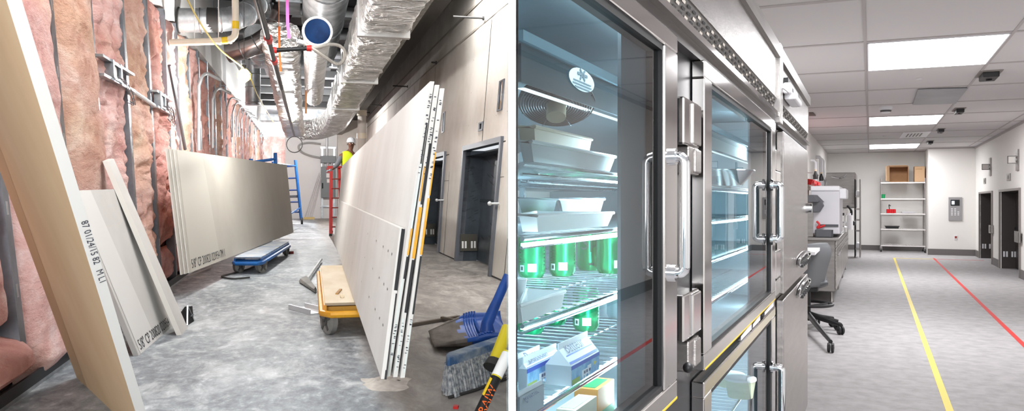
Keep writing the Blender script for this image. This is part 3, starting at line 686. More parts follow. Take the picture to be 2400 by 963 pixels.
g.text('SIRAIW', .075, pb0+(pb-pb0)*.72-Vector((0,.038,0))+rt*.022, dv, -rt); 
obj(g, 'lettering', mat('orange_print', '#ef6a1e', .6), po)
g = MB()
for k in range(5): q = lerp(pb, pt_, .30+.055*k)-rt*.034-Vector((0,.012,0)); g.obox(q, rt, dv, Vector((0,1,0)), .006, .012, .01)
obj(g, 'yellow_ticks', M_bandy, po)
g = MB(); g.tube(smoothpath([L.c(1052,931,.012), L.c(1110,915,.012), L.c(1150,900,.012), L.c(1190,886,.012)]), .012, 6); obj(g, 'cable', M_rubd, None, L, smooth=True, label='black cable on the floor along the broom bristles', cat='cable')
g = MB(); q = L.c(1062, 958); g.hexa([q+Vector(v) for v in ((0,0,0), (.03,-.02,0), (.05,.05,0), (.015,.06,0))], [q+Vector(v) for v in ((0,0,.015), (.03,-.02,.02), (.05,.05,.012), (.015,.06,.015))]); obj(g, 'red_chip', M_red, None, L, label='tiny red chip on the floor below the broom head', cat='scrap')
# dust heap at the foot of the stack
g = MB(); q = L.c(915, 900)
def heap(u, v):
    t_ = 2*PI*u; r = v; 
    w_ = 1+.55*noise.noise(Vector((math.cos(t_)*1.7,math.sin(t_)*1.7,3)))+.3*noise.noise(Vector((math.cos(t_)*5,math.sin(t_)*5,3)))
    return q+Vector((math.cos(t_)*r*.19*w_-.03, math.sin(t_)*r*.24*w_+.06, .03*(1-r)*(1+noise.noise(Vector((u*8,v*6,2))))+.001))
g.grid(heap, 24, 8); obj(g, 'plaster_dust', mat('plaster_dust', '#cfcac2', .95, var='#b4aea6', vscale=12), None, L, smooth=True, label='spill of plaster dust at the foot of the near sheet stack', cat='dust', kind='stuff')
# ---- electrical boxes and conduits in the insulated wall
def elbox(i, b0, b1, bx, c0, c1, label, wires):
    bm_ = (b0+b1)/2; A_ = lambda b, c, o: Vector((WL(b, c)+o, b, c))
    t = thing(L, 'electrical_box', label, 'electrical box', A_(bm_, c0, .0), 'electrical boxes on the stud wall')
    g = MB()
    for c in (c0, c1-.03): g.hexa([A_(b0,c,.0), A_(b0,c,.085), A_(b1,c,.085), A_(b1,c,.0)], [A_(b0,c+.03,.0), A_(b0,c+.03,.085), A_(b1,c+.03,.085), A_(b1,c+.03,.0)])
    obj(g, 'mounting_rails', M_galv, t)
    g = MB(); w = .42
    for b in (bx, bx+w-.05): g.hexa([A_(b,c0,.0), A_(b,c0,.10), A_(b+.06,c0,.10), A_(b+.06,c0,.0)], [A_(b,c1,.0), A_(b,c1,.10), A_(b+.06,c1,.10), A_(b+.06,c1,.0)])
    for c in (c0+.02, c1-.05): g.hexa([A_(bx,c,.0), A_(bx,c,.10), A_(bx+w,c,.10), A_(bx+w,c,.0)], [A_(bx,c+.03,.0), A_(bx,c+.03,.10), A_(bx+w,c+.03,.10), A_(bx+w,c+.03,.0)])
    obj(g, 'box_frame', M_galv, t)
    g = MB(); g.add([A_(bx,c0,.075), A_(bx+w,c0,.075), A_(bx+w,c1,.075), A_(bx,c1,.075)], [[0,1,2,3]]); obj(g, 'box_inside', mat('box_inside', '#3b3d40', .5, .5), t)
    g = MB(); q = random.Random(i)
    for k in range(wires):
        p = A_(bx+w*.5+q.uniform(-.1,.1), c0+.06, .11); e = A_(bx+w*.8+q.uniform(0,.5), c0-q.uniform(.05,.2), .12)
        g.tube(smoothpath([p, lerp(p,e,.4)+Vector((.06,q.uniform(-.2,.3),q.uniform(-.02,.08))), lerp(p,e,.8)+Vector((.03,.2,-.06)), e], 5), .0045, 5)
    obj(g, 'loose_wires', mat('wire_grey', '#77767a', .5), t, smooth=True)
elbox(1, 9.73, 11.27, 10.1, 2.76, 3.0, 'open steel electrical box on rails between the third and fourth studs', 5)
elbox(2, 12.79, 14.25, 12.95, 2.72, 2.98, 'farther open steel electrical box with a tangle of loose wires', 9)
g = MB(); g.tube([Vector((WL(11.3,2.7)+.04, 11.3, 2.78)), Vector((WL(12.7,2.7)+.04, 12.7, 2.74))], .028, 8); obj(g, 'conduit', M_cond, None, L, smooth=True, label='short steel conduit joining the two electrical boxes', cat='conduit')
g = MB(); g.tube([wl(397, 153, .06), wl(434, 350, .10)], .03, 6); obj(g, 'conduit', mat('dull_conduit', '#6f7275', .5, .6), None, L, smooth=True, label='dark conduit slanting down across the pale batts behind the long stack', cat='conduit')
def conduit(px, ytop, ybot, bend, label, r=.035, up=True):
    p0, p1 = wl(px, ybot, .16), wl(px, ytop, .16); p0 = Vector((p1.x-.0, p1.y, p0.z))
    e = .42*bend
    pts = [p0, Vector((p1.x, p1.y, p1.z-.35))]+[Vector((p1.x+.02, p1.y, p1.z-.35))+Vector((.1*(1-math.cos(t)), e*1.6*(1-math.cos(t)), .33*math.sin(t))) for t in [k*PI/12 for k in range(1, 7)]]
    pts.append(pts[-1]+Vector((.15, e*1.4, -.03)))
    g = MB(); g.tube(pts, r, 8); obj(g, 'conduit', M_cond, None, L, smooth=True, label=label, cat='conduit', group='bent conduits over the stud wall')
for k, (px, yt, yb, bd) in enumerate([(466,160,350,1), (498,197,345,1), (532,222,300,.8), (545,235,320,.8), (556,246,320,.7), (566,255,300,.7), (575,262,300,.6), (583,270,310,.6)]):
    conduit(px, yt, yb, bd, f'steel conduit bent over at the top of the stud wall, {ORD[k]} from the near end', .032 if k < 2 else .022)
# ---- ducts
def duct_sec(w, h, r, n=5):
    o = []
    for cx, cz, t0 in ((w/2-r, h/2-r, 0), (-w/2+r, h/2-r, PI/2), (-w/2+r, -h/2+r, PI), (w/2-r, -h/2+r, 1.5*PI)):
        for k in range(n+1): t = t0+PI/2*k/n; o.append((cx+r*math.cos(t), cz+r*math.sin(t)))
    return o
def sweep(g, path, sec, wob=0, seed=0, sub=True):
    path = [Vector(p) for p in path]; n = len(sec); vs = []
    for i, p in enumerate(path):
        t = (path[min(i+1, len(path)-1)]-path[max(i-1, 0)]).normalized()
        x = t.cross(Vector((0,0,1)))
        if x.length < .05: x = Vector((1,0,0))
        x.normalize(); z = x.cross(t)
        for k, (sx, sz) in enumerate(sec):
            q = p+x*sx+z*sz
            if wob: q += (x*sx+z*sz).normalized()*wob*noise.noise(Vector((i*.33+seed, k*.35, seed)))+(x*sx+z*sz).normalized()*wob*.5*noise.noise(Vector((i*1.1+seed, k*.5, seed+4)))
            vs.append(q)
    fs = [[i*n+k, i*n+(k+1) % n, (i+1)*n+(k+1) % n, (i+1)*n+k] for i in range(len(path)-1) for k in range(n)]
    fs += [list(range(n))[::-1], list(range((len(path)-1)*n, len(path)*n))]
    g.add(vs, fs); return g
def dense(path, step=.35):
    out = []
    for p, q in zip(path, path[1:]):
        p, q = Vector(p), Vector(q); k = max(1, int((q-p).length/step)); out += [p.lerp(q, i/k) for i in range(k)]
    return out+[Vector(path[-1])]
g = MB(); sweep(g, dense([(1.2,8.4,4.25), (1.2,29.5,4.25)], .13)+[Vector(p) for p in smoothpath([(1.2,30.2,4.22), (1.0,31.6,4.05), (.5,32.4,3.9), (-.1,32.5,3.85)], 5)], duct_sec(.74,.72,.12,6), .045, 1)
d1 = obj(g, 'foil_duct', M_foil, None, L, smooth=True, label='long foil wrapped rectangular duct along the ceiling, turning left at its end', cat='duct')
for b in (12.5, 18.0, 24.0): g = MB(); g.box(.80, 1.60, b, b+.14, 3.86, 4.64); obj(g, 'foil_tape', mat('foil_tape', '#d5d5d3', .3, 1), d1)
g = MB(); sweep(g, dense([(-.42,16.5,4.54), (-.42,21,4.32), (-.38,27,3.97), (-.30,31,3.72)], .12), duct_sec(.72,.5,.18,7), .05, 5)
obj(g, 'foil_duct', M_foilr, None, L, smooth=True, label='ribbed foil duct sloping down in the middle toward the far bulb', cat='duct')
g = MB(); c0 = Vector((.235, 14.0, 4.18)); g.tube(dense([c0+Vector((0,.03,0)), c0+Vector((.02,4,-.02)), c0+Vector((.06,9,-.1))], .5), .235, 20)
fd = obj(g, 'capped_duct', M_foil, None, L, smooth=True, label='round foil duct with its open end capped in blue film', cat='duct')
g = MB(); g.torus(c0, (0,1,0), .232, .022, 28, 8); obj(g, 'collar', M_white, fd, smooth=True)
g = MB(); g.lathe([(.001,-.012), (.12,-.02), (.225,0)], c0, (0,1,0), 28); obj(g, 'end_film', mat('blue_film', '#052045', .6, var='#082c55', vscale=6, spec=.1), fd, smooth=True)
g = MB(); g.tube(dense([(.42,9.0,5.2), (.42,22.2,5.2)], 1.5), .43, 28)
d3 = obj(g, 'round_duct', M_duct, None, L, smooth=True, label='large bare round steel duct high above the blue capped one', cat='duct')
for b in (11, 14.5, 18, 21.5): g = MB(); g.torus((.42,b,5.2), (0,1,0), .435, .02, 28, 6); obj(g, 'seam_ring', M_galv, d3, smooth=True)
def gored(pts, r, label, ringm=M_galv, n=22, m_=M_duct, name='round_duct', close=None):
    P = [Vector(p) for p in pts]
    g = MB(); g.tube(P, r, n); o = obj(g, name, m_, None, L, smooth=True, label=label, cat='duct')
    for i in range(1, len(P)-1):
        t = (P[i+1]-P[i-1]).normalized(); g = MB(); g.torus(P[i], t, r+.003, .014, n, 6); obj(g, 'seam_ring', ringm, o, smooth=True)
    return o
w0 = wl(430, 48)
def atb(px, py, b): return L.b(px, py, b)
o = gored([Vector((WL(15.6,4.85)+.02, 15.6, atb(430,48,15.6).z)), atb(470,48,15.6), atb(515,47,15.6), atb(548,44,15.7), atb(577,32,16.0), atb(600,10,16.4), atb(616,-20,16.8), atb(622,-60,17.2)], .215, 'round steel duct leaving the white wall at the upper left and bending upward')
g = MB(); q = atb(500, 47, 15.6); g.lathe([(.219,-.1), (.219,.1)], q, (1,0,0), 24); obj(g, 'black_sleeve', M_rubd, o, smooth=True)
g = MB(); q = Vector((WL(15.6,4.85), 15.6, atb(430,48,15.6).z)); g.torus(q+Vector((.03,0,0)), (1,0,0), .225, .016, 24, 6); obj(g, 'wall_ring', M_rubd, o, smooth=True)
gored([atb(665,18,19), atb(652,56,19), atb(632,83,19), atb(602,104,19), atb(570,116,19.1), atb(535,124,19.2)], .225, 'second bent steel duct hanging below the first, its end turned to the left', m_=mat('duct_steel_warm', '#d3c6c2', .22, 1, var='#b0a5a3', vscale=3))
gored([(-1.4,24.5,5.3), (-1.4,24.6,4.9), (-1.4,24.6,4.5), (-1.4,24.6,4.05), (-1.4,24.6,3.98)], .21, 'short upright steel duct drop beside the near bulb')
gored([(-1.05,19.9,5.12), (-1.05,20.6,5.1), (-1.05,21.3,5.07), (-1.05,22.1,5.05)], .30, 'wide grey steel duct running away beside the upright drop')
# rectangular trunks and boxes behind
def trunk(a0, a1, b0, b1, c0, c1, label, ribs):
    g = MB(); g.box(a0, a1, b0, b1, c0, c1); o = obj(g, 'rectangular_duct', M_duct, None, L, label=label, cat='duct', bevel=.01)
    for b in ribs: g = MB(); g.box(a0-.03, a1+.03, b, b+.08, c0-.03, c1+.03); obj(g, 'flange', M_galv, o)
    return o
trunk(-.50, -.05, 10.5, 18.4, 5.35, 5.9, 'flat bottomed steel trunk duct above the ribbons', (12, 14.5, 17))
trunk(-1.25, -.70, 18.5, 30, 5.6, 5.92, 'narrow steel trunk duct high over the bulbs', (20, 23, 26))
trunk(-1.3, .75, 22.4, 23.4, 4.88, 5.4, 'steel cross duct spanning behind the hanging ribbons', (22.5,))
trunk(-.15, 1.0, 33.4, 34.4, 4.3, 4.75, 'far steel cross duct behind the foil bend', (33.5,))
trunk(-1.9, .4, 39, 40, 4.75, 5.05, 'long cross duct near the white back wall', (39.2,))
g = MB(); g.bar((-.28,13.2,5.1), (-.03,13.2,5.1), .5, .4); g.box(-.3,0.0,13,13.6,4.9,5.3); d_ = obj(g, 'terminal_box', M_galv, None, L, label='steel terminal box with paper tags above the pink ribbon', cat='box', bevel=.01)
g = MB(); g.box(-.22,-.08,12.985,12.99,5.08,5.2); g.box(-.27,-.2,12.985,12.99,4.93,5.0); obj(g, 'paper_tag', M_white, d_)
# ---- pipes
pp = [atb(x, y, b) for x, y, b in ((598,-15,8.3), (640,130,12.6), (664,218,17.0), (676,266,22), (689,318,30))]
p0 = L.c(603, 0, 3.3); p1 = L.c(690, 318, 3.3)
t = thing(L, 'sprinkler_pipe', 'long black sprinkler pipe running away down the middle of the ceiling', 'pipe', p0)
g = MB(); g.tube([p0+(p0-p1)*.03, lerp(p0,p1,.35)], .036, 12); obj(g, 'near_length', M_blackp, t, smooth=True)
g = MB(); g.tube([lerp(p0,p1,.35), p1], .036, 12); obj(g, 'far_length', mat('dull_pipe', '#6e6f70', .35, .8), t, smooth=True, label='bare steel length')
for u in (.105, .19): g = MB(); g.cyl(lerp(p0,p1,u)-Vector((0,.12,0)), lerp(p0,p1,u)+Vector((0,.12,0)), .05, 12); obj(g, 'red_coupling', M_red, t, smooth=True)
g = MB(); g.torus(p1+Vector((0,.1,-.28)), (0.3,1,0), .26, .015, 24, 6); obj(g, 'hanging_loop', M_wire, t, smooth=True)
q0 = atb(641, 118, 12.2); q1 = atb(727, 113, 12.2); q0.z -= 0
t = thing(L, 'branch_pipe', 'short black cross pipe with red couplings below the blue capped duct', 'pipe', q0)
g = MB(); g.tube([q0, q1], .032, 12); obj(g, 'pipe', M_blackp, t, smooth=True)
for q in (lerp(q0,q1,.02), lerp(q0,q1,.97)): g = MB(); g.cyl(q-Vector((.035,0,0)), q+Vector((.035,0,0)), .045, 12); obj(g, 'red_coupling', M_red, t, smooth=True)
hp = [atb(x, y, 12.2) for x, y in ((729,113), (748,110), (775,104), (797,108), (808,122), (804,142), (790,150), (768,138), (745,122), (722,108), (706,99))]
g = MB(); g.tube(smoothpath(hp), .025, 8); obj(g, 'flexible_hose', mat('braided_hose', '#b9b6ae', .4, .6, bump=.01, bscale=80), t, smooth=True)
g = MB(); q = atb(703, 99, 12.2); g.cyl(q-Vector((.03,0,-.01)), q+Vector((.05,0,-.01)), .04, 12); g.lathe([(.05,0), (.05,.012)], q-Vector((.05,0,-.012)), (1,0,0), 14); obj(g, 'sprinkler_head', M_cond, t, smooth=True)
b_ = 14.6
t = thing(L, 'drain_pipe', 'cream plastic pipe elbowed upward with yellow bands, by the left wall', 'pipe', atb(430,100,b_))
pv = [Vector((WL(b_,4.3)+.01, b_, atb(425,101,b_).z)), atb(500,97,b_), atb(535,94,b_)]+[atb(x,y,b_) for x, y in ((544,91), (550,84), (552,74))]+[atb(552,40,b_), atb(551,-30,b_)]
g = MB(); g.tube(pv, .058, 14); obj(g, 'pipe', M_pvc, t, smooth=True)
for u_, v_ in ((atb(520,95.5,b_), atb(534,94.3,b_)), (atb(552,68,b_), atb(552,50,b_))): g = MB(); g.cyl(u_, v_, .061, 14); obj(g, 'yellow_band', M_bandy, t, smooth=True)
g = MB(); g.cyl(atb(512,96,b_), atb(518,96,b_), .068, 14); g.cyl(atb(538,94,b_)-Vector((.01,0,0)), atb(542,93,b_), .068, 14); obj(g, 'pipe_collar', M_pvc, t, smooth=True)
g = MB()
for x in (456, 512): g.tube([atb(x, 98, b_), Vector((atb(x,98,b_).x, b_, TOP-.02))], .008, 6)
obj(g, 'hanger_rod', M_white, t)
bx = 30.5; px_ = atb(848, 300, bx)
t = thing(L, 'riser_pipe', 'thick pale riser pipe standing at the right end of the back wall', 'pipe', (px_.x, bx, 0))
g = MB(); g.cyl((px_.x, bx, 0), (px_.x, bx, 4.5), .15, 16); obj(g, 'pipe', M_gypw, t, smooth=True)
g = MB(); g.cyl((px_.x, bx, 3.45), (px_.x, bx, 3.65), .18, 16); g.cyl((px_.x, bx, 4.3), (px_.x, bx, 4.5), .18, 16); obj(g, 'pipe_collar', M_pvc, t, smooth=True)
# ribbons and hanger threads
def ribbon(name, m_, pts, w, label, b):
    g = MB()
    P = [atb(x, y, b) for x, y in pts]
    for p, q in zip(P, P[1:]): g.bar(p, q, w, .01, (0,1,0))
    g.bar(P[0], Vector((P[0].x, b, TOP-.02)), .01, .01); obj(g, name, m_, None, L, label=label, cat='ribbon')
ribbon('ribbon', M_pink, [(673,-12), (674,55), (678,90)], .045, 'bright pink ribbon hanging from the ceiling', 12.6)
ribbon('ribbon', M_orange, [(654,62), (655,120), (658,168)], .035, 'orange ribbon hanging left of the pink one', 14.5)
ribbon('ribbon', mat('orange_ribbon_pale', '#e59a5a', .6), [(717,205), (717,266)], .05, 'pale orange ribbon hanging lower, below the capped duct', 21.0)
# bulbs
def bulb(px, py, b, r, label, rest):
    p = atb(px, py, b); t = thing(L, 'work_light', label, 'lamp', p, 'bare work lights on a cord')
    g = MB(); g.sphere(p, r*1.15, 16, (1,1,1.2)); obj(g, 'bulb', M_bulb, t, smooth=True)
    g = MB(); g.cyl(p+Vector((0,0,r*1.1)), p+Vector((0,0,r*2.2)), r*.45, 12); obj(g, 'lamp_holder', M_rubd, t, smooth=True)
    g = MB()
    for k in range(6):
        q = Vector((math.cos(k*PI/3), math.sin(k*PI/3), 0))
        g.tube([p+Vector((0,0,r*1.5))+q*r*.4, p+q*r*1.35+Vector((0,0,r*.4)), p+q*r*1.3-Vector((0,0,r*.6)), p-Vector((0,0,r*1.6))], .003, 4)
    obj(g, 'wire_guard', M_bandy, t)
    g = MB(); g.tube([p+Vector((0,0,r*2)), Vector((p.x, p.y, TOP-.05))], .006, 5); obj(g, 'cord', M_wire, t)
    ld = bpy.data.lights.new('bulb_light', 'POINT'); ld.energy = rest; ld.shadow_soft_size = r; ld.color = (1,.98,.95)
    lo = bpy.data.objects.new('bulb_light', ld); COL.objects.link(lo); lo.matrix_world = L.W @ Matrix.Translation(p-Vector((0,0,r*2.2)))
bulb(572, 177, 15.0, .085, 'bare glowing bulb in a wire guard at the end of the yellow cord', 300)
bulb(685, 273, 25.5, .10, 'farther glowing bulb between the foil ducts', 220)
g = MB(); g.tube(smoothpath([atb(432,-15,12.0), atb(470,55,13), atb(515,115,14), atb(571,160,15), atb(588,185,16.5), atb(606,228,20), atb(640,285,26)]), .014, 6); obj(g, 'power_cord', M_cordy, None, L, smooth=True, label='yellow power cord strung under the ducts to the bulbs', cat='cord')
# ---- right wall fixtures
def wallbox(x0, y0, x1, y1, nm, label, wood):
    p, q = wr(x0, y0), wr(x1, y1); b0, b1 = sorted((p.y, q.y)); c0, c1 = sorted((p.z, q.z))
    A_ = lambda b, c, o: Vector((WR(b, c)-o, b, c))
    t = thing(L, nm, label, 'wall box', A_((b0+b1)/2, c0, 0))
    g = MB(); w = .05
    for (u0, u1, v0, v1) in ((b0, b1, c0, c0+.03), (b0, b1, c1-.03, c1), (b0, b0+.1, c0, c1), (b1-.1, b1, c0, c1)):
        g.hexa([A_(u0,v0,0), A_(u1,v0,0), A_(u1,v0,.02), A_(u0,v0,.02)], [A_(u0,v1,0), A_(u1,v1,0), A_(u1,v1,.02), A_(u0,v1,.02)])
    obj(g, 'box_rim', M_frame, t)
    g = MB(); g.add([A_(b0,c0,.004), A_(b1,c0,.004), A_(b1,c1,.004), A_(b0,c1,.004)], [[0,1,2,3]]); obj(g, 'box_back', M_lumber if wood else M_dark, t)
    if wood:
        g = MB(); g.add([A_(b1-.14,c0,.006), A_(b1-.10,c0,.006), A_(b1-.10,c1,.006), A_(b1-.14,c1,.006)], [[0,1,2,3]]); obj(g, 'shadow_gap', M_dark, t)
wallbox(1166, 262, 1184, 184, 'wall_box', 'tall open wall box with a wood back, highest at the right edge', True)
wallbox(1036, 312, 1044.5, 261, 'wall_box', 'tall open wall box with a wood back behind the sheet stack top', True)
wallbox(1122, 308, 1134, 284, 'switch_box', 'small empty black box in the wall above the wide door', False)
wallbox(1014.5, 343, 1020, 326, 'switch_box', 'small empty black box in the wall above the narrow door', False)
for k, (x, y, ln) in enumerate(((1138,43,.62), (958,203,.5), (896,247,.5), (868,264,.45), (1026,147,.12))):
    p = wr(x, y); g = MB(); p = p-Vector((.03,0,0)); g.tube([p, p+Vector((-ln, .1, .02))], .022, 8); g.cyl(p, p+Vector((-.03,0,0)), .045, 10)
    obj(g, 'anchor_rod', M_wire, None, L, smooth=True, label=f'steel rod sticking out of the board wall, {ORD[k] if k < 4 else "stub between the two longest"}'+(' down from the upper right' if k < 4 else ''), cat='rod', group='rods in the board wall')
# ---- back of the room
g_ = lambda x, y: L.b(x, y, BK-.02)
t = thing(L, 'breaker_cabinet', 'grey electrical panel with red stickers on the back wall', 'breaker cabinet', g_(768, 462))
p, q = g_(752, 463), g_(785, 391); g = MB(); g.box(p.x, q.x, BK-.35, BK-.12, p.z, q.z); obj(g, 'cabinet', M_grey, t, bevel=.02)
p1, q1 = g_(751, 382), g_(787, 366); g = MB(); g.box(p1.x, q1.x, BK-.35, BK-.12, p1.z, q1.z); obj(g, 'upper_box', M_grey, t, bevel=.02)
g = MB()
for x in (755, 783):
    u, v = g_(x, 512), g_(x, 345); g.box(u.x-.05, u.x+.05, BK-.12, BK-.03, .02, v.z)
for y in (346, 483):
    u, v = g_(751, y), g_(787, y); g.box(u.x, v.x, BK-.15, BK-.09, u.z-.05, u.z+.05)
obj(g, 'strut_frame', M_galv, t)
g = MB(); u = g_(766, 366); v = g_(766, 285); g.cyl((u.x, BK-.2, u.z), (u.x, BK-.2, v.z), .07, 10)
for x in (757, 768, 778): u = g_(x, 383); g.cyl((u.x, BK-.22, u.z-.3), (u.x, BK-.22, u.z+.05), .06, 8)
obj(g, 'conduit', M_cond, t, smooth=True)
g = MB(); u = g_(771, 395); g.box(u.x-.17, u.x+.17, BK-.36, BK-.352, u.z-.07, u.z+.04); g.box(u.x-.17, u.x+.17, BK-.36, BK-.352, u.z-.24, u.z-.15); obj(g, 'red_sticker', M_red, t)
g = MB(); g.box(u.x-.15, u.x+.13, BK-.36, BK-.352, u.z-.5, u.z-.27); g.box(u.x-.12, u.x+.15, BK-.36, BK-.352, u.z-.78, u.z-.58); obj(g, 'white_sticker', M_white, t)
g = MB(); g.box(u.x-.38, u.x-.32, BK-.37, BK-.35, u.z-1.1, u.z-.8); obj(g, 'latch', M_dark, t)
g = MB(); pts = [(758,371), (730,366), (708,357), (700,345), (706,338), (725,335), (752,338)]
g.tube(smoothpath([g_(x, y)-Vector((0,.1,0)) for x, y in pts]), .055, 8); obj(g, 'cable_loop', mat('cable_grey', '#aaa9a6', .6), None, L, smooth=True, label='loop of grey cable hanging on the white back wall', cat='cable')
for k, (x0, x1) in enumerate(((711, 748), (716, 750), (722, 752), (727, 753))):
    a_, b2 = L.c(x0, 512), g_(x1, 405+k*4)-Vector((0,.1,0)); g = MB(); b2.y -= .3; a_.y = min(a_.y, BK-1.3); g.tube([a_, b2], .013, 6); obj(g, 'loose_conduit', M_cond, None, L, label=f'loose steel conduit leaning by the grey panel, {ORD[k]} from the left', cat='conduit', group='conduits leaning by the panel')
g = MB(); u, v = L.c(712, 512), L.c(736, 512); g.box(u.x, v.x, BK-1.4, BK-1.2, 0, .12); obj(g, 'lumber_strip', mat('pale_lumber', '#d6bd7c', .7), None, L, label='pale lumber strip on the floor at the back wall', cat='lumber')
for k, (x0, y0, x1, y1) in enumerate(((609,320,668,388), (580,300,600,372))):
    u, v = L.b(x0, y1, 52.8), L.b(x1, y0, 52.8); g = MB()
    g.grid(lambda s, r_: Vector((u.x+(v.x-u.x)*s, 52.9-.25*min(1,8*min(s,1-s))*min(1,8*min(r_,1-r_))-.15*noise.noise(Vector((s*4,r_*5,k))), (v.z-4.2)+(4.2)*r_)), 14, 30)
    obj(g, 'insulation_batt', M_ins[0], None, L, smooth=True, label=['pink batt in the bright recess behind the scaffold','narrow pink batt at the far left corner of the recess'][k], cat='insulation')
for k, x in enumerate((606, 640)):
    u = L.b(x, 400, 52.5); g = MB(); g.box(u.x-.06, u.x+.06, 52.42, 52.5, 0, 4.2 if k else 5.2); obj(g, 'metal_stud', M_galv, None, L, label=['bare steel stud at the left of the bright recess','bare steel stud over the pink batt in the bright recess'][k], cat='stud')
# scaffold
sb = 38.2
t = thing(L, 'rolling_scaffold', 'blue rolling scaffold behind the long drywall stack', 'scaffold', L.b(676, 525, sb))
S = lambda x, y, b=sb: L.b(x, y, b)
P3t, P3b = S(692,375), S(706,515); P2t, P2b = S(645,358,29.4), S(652,538,29.4)
P1t, P1b = S(588,372,28.2), S(590,541,28.2); P4t, P4b = S(640,378), S(650,515)
for u, v in ((P3t,P3b), (P2t,P2b), (P1t,P1b), (P4t,P4b)): g = MB(); g.tube([u, v], .065, 8); obj(g, 'post', M_blue, t, smooth=True)
g = MB()
for u in (.1, .3, .5, .7, .87): g.tube([lerp(P3t,P3b,u), lerp(P4t,P4b,u)], .04, 6)
obj(g, 'rungs', mat('blue_dark_paint', '#173a78', .5), t, smooth=True)
for u_, v_, r_ in ((lerp(P1t,P1b,.05), lerp(P2t,P2b,.08), .055), (lerp(P2t,P2b,.14), lerp(P3t,P3b,.1), .035), (lerp(P3t,P3b,.8), lerp(P2t,P2b,.9), .035)): g = MB(); g.tube([u_, v_], r_, 6); obj(g, 'guard_rail', M_blue, t, smooth=True)
g = MB(); u = lerp(P4t,P4b,.63); v = lerp(P3t,P3b,.63); g.hexa([u, v, v+Vector((0,2.1,0)), u+Vector((0,2.1,0))], [q+Vector((0,0,.12)) for q in (u, v, v+Vector((0,2.1,0)), u+Vector((0,2.1,0)))]); obj(g, 'platform', mat('platform_grey', '#4d4f55', .7), t)
for q in (P3b, P4b, P2b, P1b):
    g = MB(); z0 = .0; g.lathe([(.03,-.05), (.15,-.05), (.15,.05), (.03,.05)], (q.x+.03, q.y, .15), (1,0,.0), 16); obj(g, 'caster_wheel', M_rubd, t, smooth=True)
    g = MB(); g.cyl((q.x, q.y, .18), (q.x, q.y, q.z+.02), .045, 8); obj(g, 'caster_stem', M_galv, t, smooth=True)
# ladder and the person on it
lb_ = 27.6
t = thing(L, 'step_ladder', 'red step ladder behind the far end of the yellow cart stack', 'ladder', L.c(780, 553))
Q = lambda x, y, b: L.b(x, y, b)
f0, f1 = L.c(775, 553), Q(776, 393, lb_+.6); r0, r1 = L.c(800, 551), Q(795, 392, lb_+.6)
r0.y = f0.y+.25; r1.y = f1.y+.1
k0, k1 = f0+Vector((.1,2.2,0)), r0+Vector((.1,2.2,0))
g = MB(); g.bar(f0+Vector((0,0,.05)), f1, .1, .07, (0,1,0)); g.bar(r0+Vector((0,0,.05)), r1, .1, .07, (0,1,0)); obj(g, 'front_rails', M_red, t)
g = MB(); g.bar(k0+Vector((0,0,.05)), f1+Vector((.02,.12,0)), .07, .06, (0,1,0)); g.bar(k1+Vector((0,0,.05)), r1+Vector((.02,.12,0)), .07, .06, (0,1,0)); obj(g, 'rear_rails', M_red, t)
for u in (.13, .27, .41, .55, .69, .83):
    g = MB(); g.bar(lerp(f0,f1,u), lerp(r0,r1,u), .14, .04); obj(g, 'step', mat('ladder_step', '#8f3a31', .5), t)
g = MB(); g.obox((f1+r1)/2+Vector((0,.06,.02)), (1,0,0), (0,1,0), (0,0,1), .26, .14, .03); obj(g, 'top_cap', M_red, t)
g = MB()
for q in (f0, r0, k0, k1): g.obox(q+Vector((0,0,.04)), (1,0,0), (0,1,0), (0,0,1), .05, .05, .04)
obj(g, 'rubber_foot', M_rubd, t)
# person
hd = Q(823, 338, 27.0)
def skin(name, verts, edges, radii, m_, parent, sub=2, root=0):
    room, org = ORG[parent.name]
    me = bpy.data.meshes.new(name); me.from_pydata([Vector(v)-org for v in verts], edges, [])
    o = bpy.data.objects.new(name, me); COL.objects.link(o); o.parent = parent; me.materials.append(m_)
    o.modifiers.new('skin', 'SKIN'); sv = me.skin_vertices[0].data
    for i, r in enumerate(radii): sv[i].radius = (r, r) if not isinstance(r, tuple) else r; sv[i].use_root = i == root
    md = o.modifiers.new('sub', 'SUBSURF'); md.levels = md.render_levels = sub
    me.polygons.foreach_set('use_smooth', [True]*len(me.polygons)); o.modifiers['skin'].use_smooth_shade = True
    ORG[o.name] = (room, org); return o
H = hd; fz = lambda dx, dy, dz: H+Vector((dx, dy, dz))
pr = thing(L, 'person', 'person in white hard hat and yellow vest standing on the red ladder', 'person', fz(-.15, -.05, -2.0))
M_skin = mat('skin_brown', '#6b4534', .6); M_vest = mat('vest_yellow', '#d4ea1d', .7); M_shirt = mat('shirt_grey', '#6b6f75', .8); M_jean = mat('trousers_dark', '#2d3340', .85)
V = [fz(-.12,0,-.92), fz(-.12,0,-.62), fz(-.1,0,-.36), fz(-.03,0,-.2), fz(0,-.02,-.12), fz(0,-.01,.0), fz(0,-.02,.1),
     fz(-.32,-.02,-.38), fz(-.44,-.1,-.66), fz(-.62,-.02,-.84), fz(.13,-.02,-.38), fz(.2,-.1,-.68), fz(.02,-.2,-.86),
     fz(-.23,0,-1.0), fz(-.24,-.06,-1.42), fz(-.24,.05,-1.86), fz(-.24,-.12,-1.9), fz(-.01,0,-1.0), fz(-.0,-.06,-1.42), fz(.0,.05,-1.86), fz(0,-.12,-1.9)]
E_ = [(0,1),(1,2),(2,3),(3,4),(4,5),(5,6),(2,7),(7,8),(8,9),(2,10),(10,11),(11,12),(0,13),(13,14),(14,15),(15,16),(0,17),(17,18),(18,19),(19,20)]
Rr = [.17,.16,.18,.07,.075,.115,.10,.085,.06,.04,.085,.06,.04,.1,.075,.055,.05,.1,.075,.055,.05]
body = skin('body', V, E_, Rr, M_skin, pr)
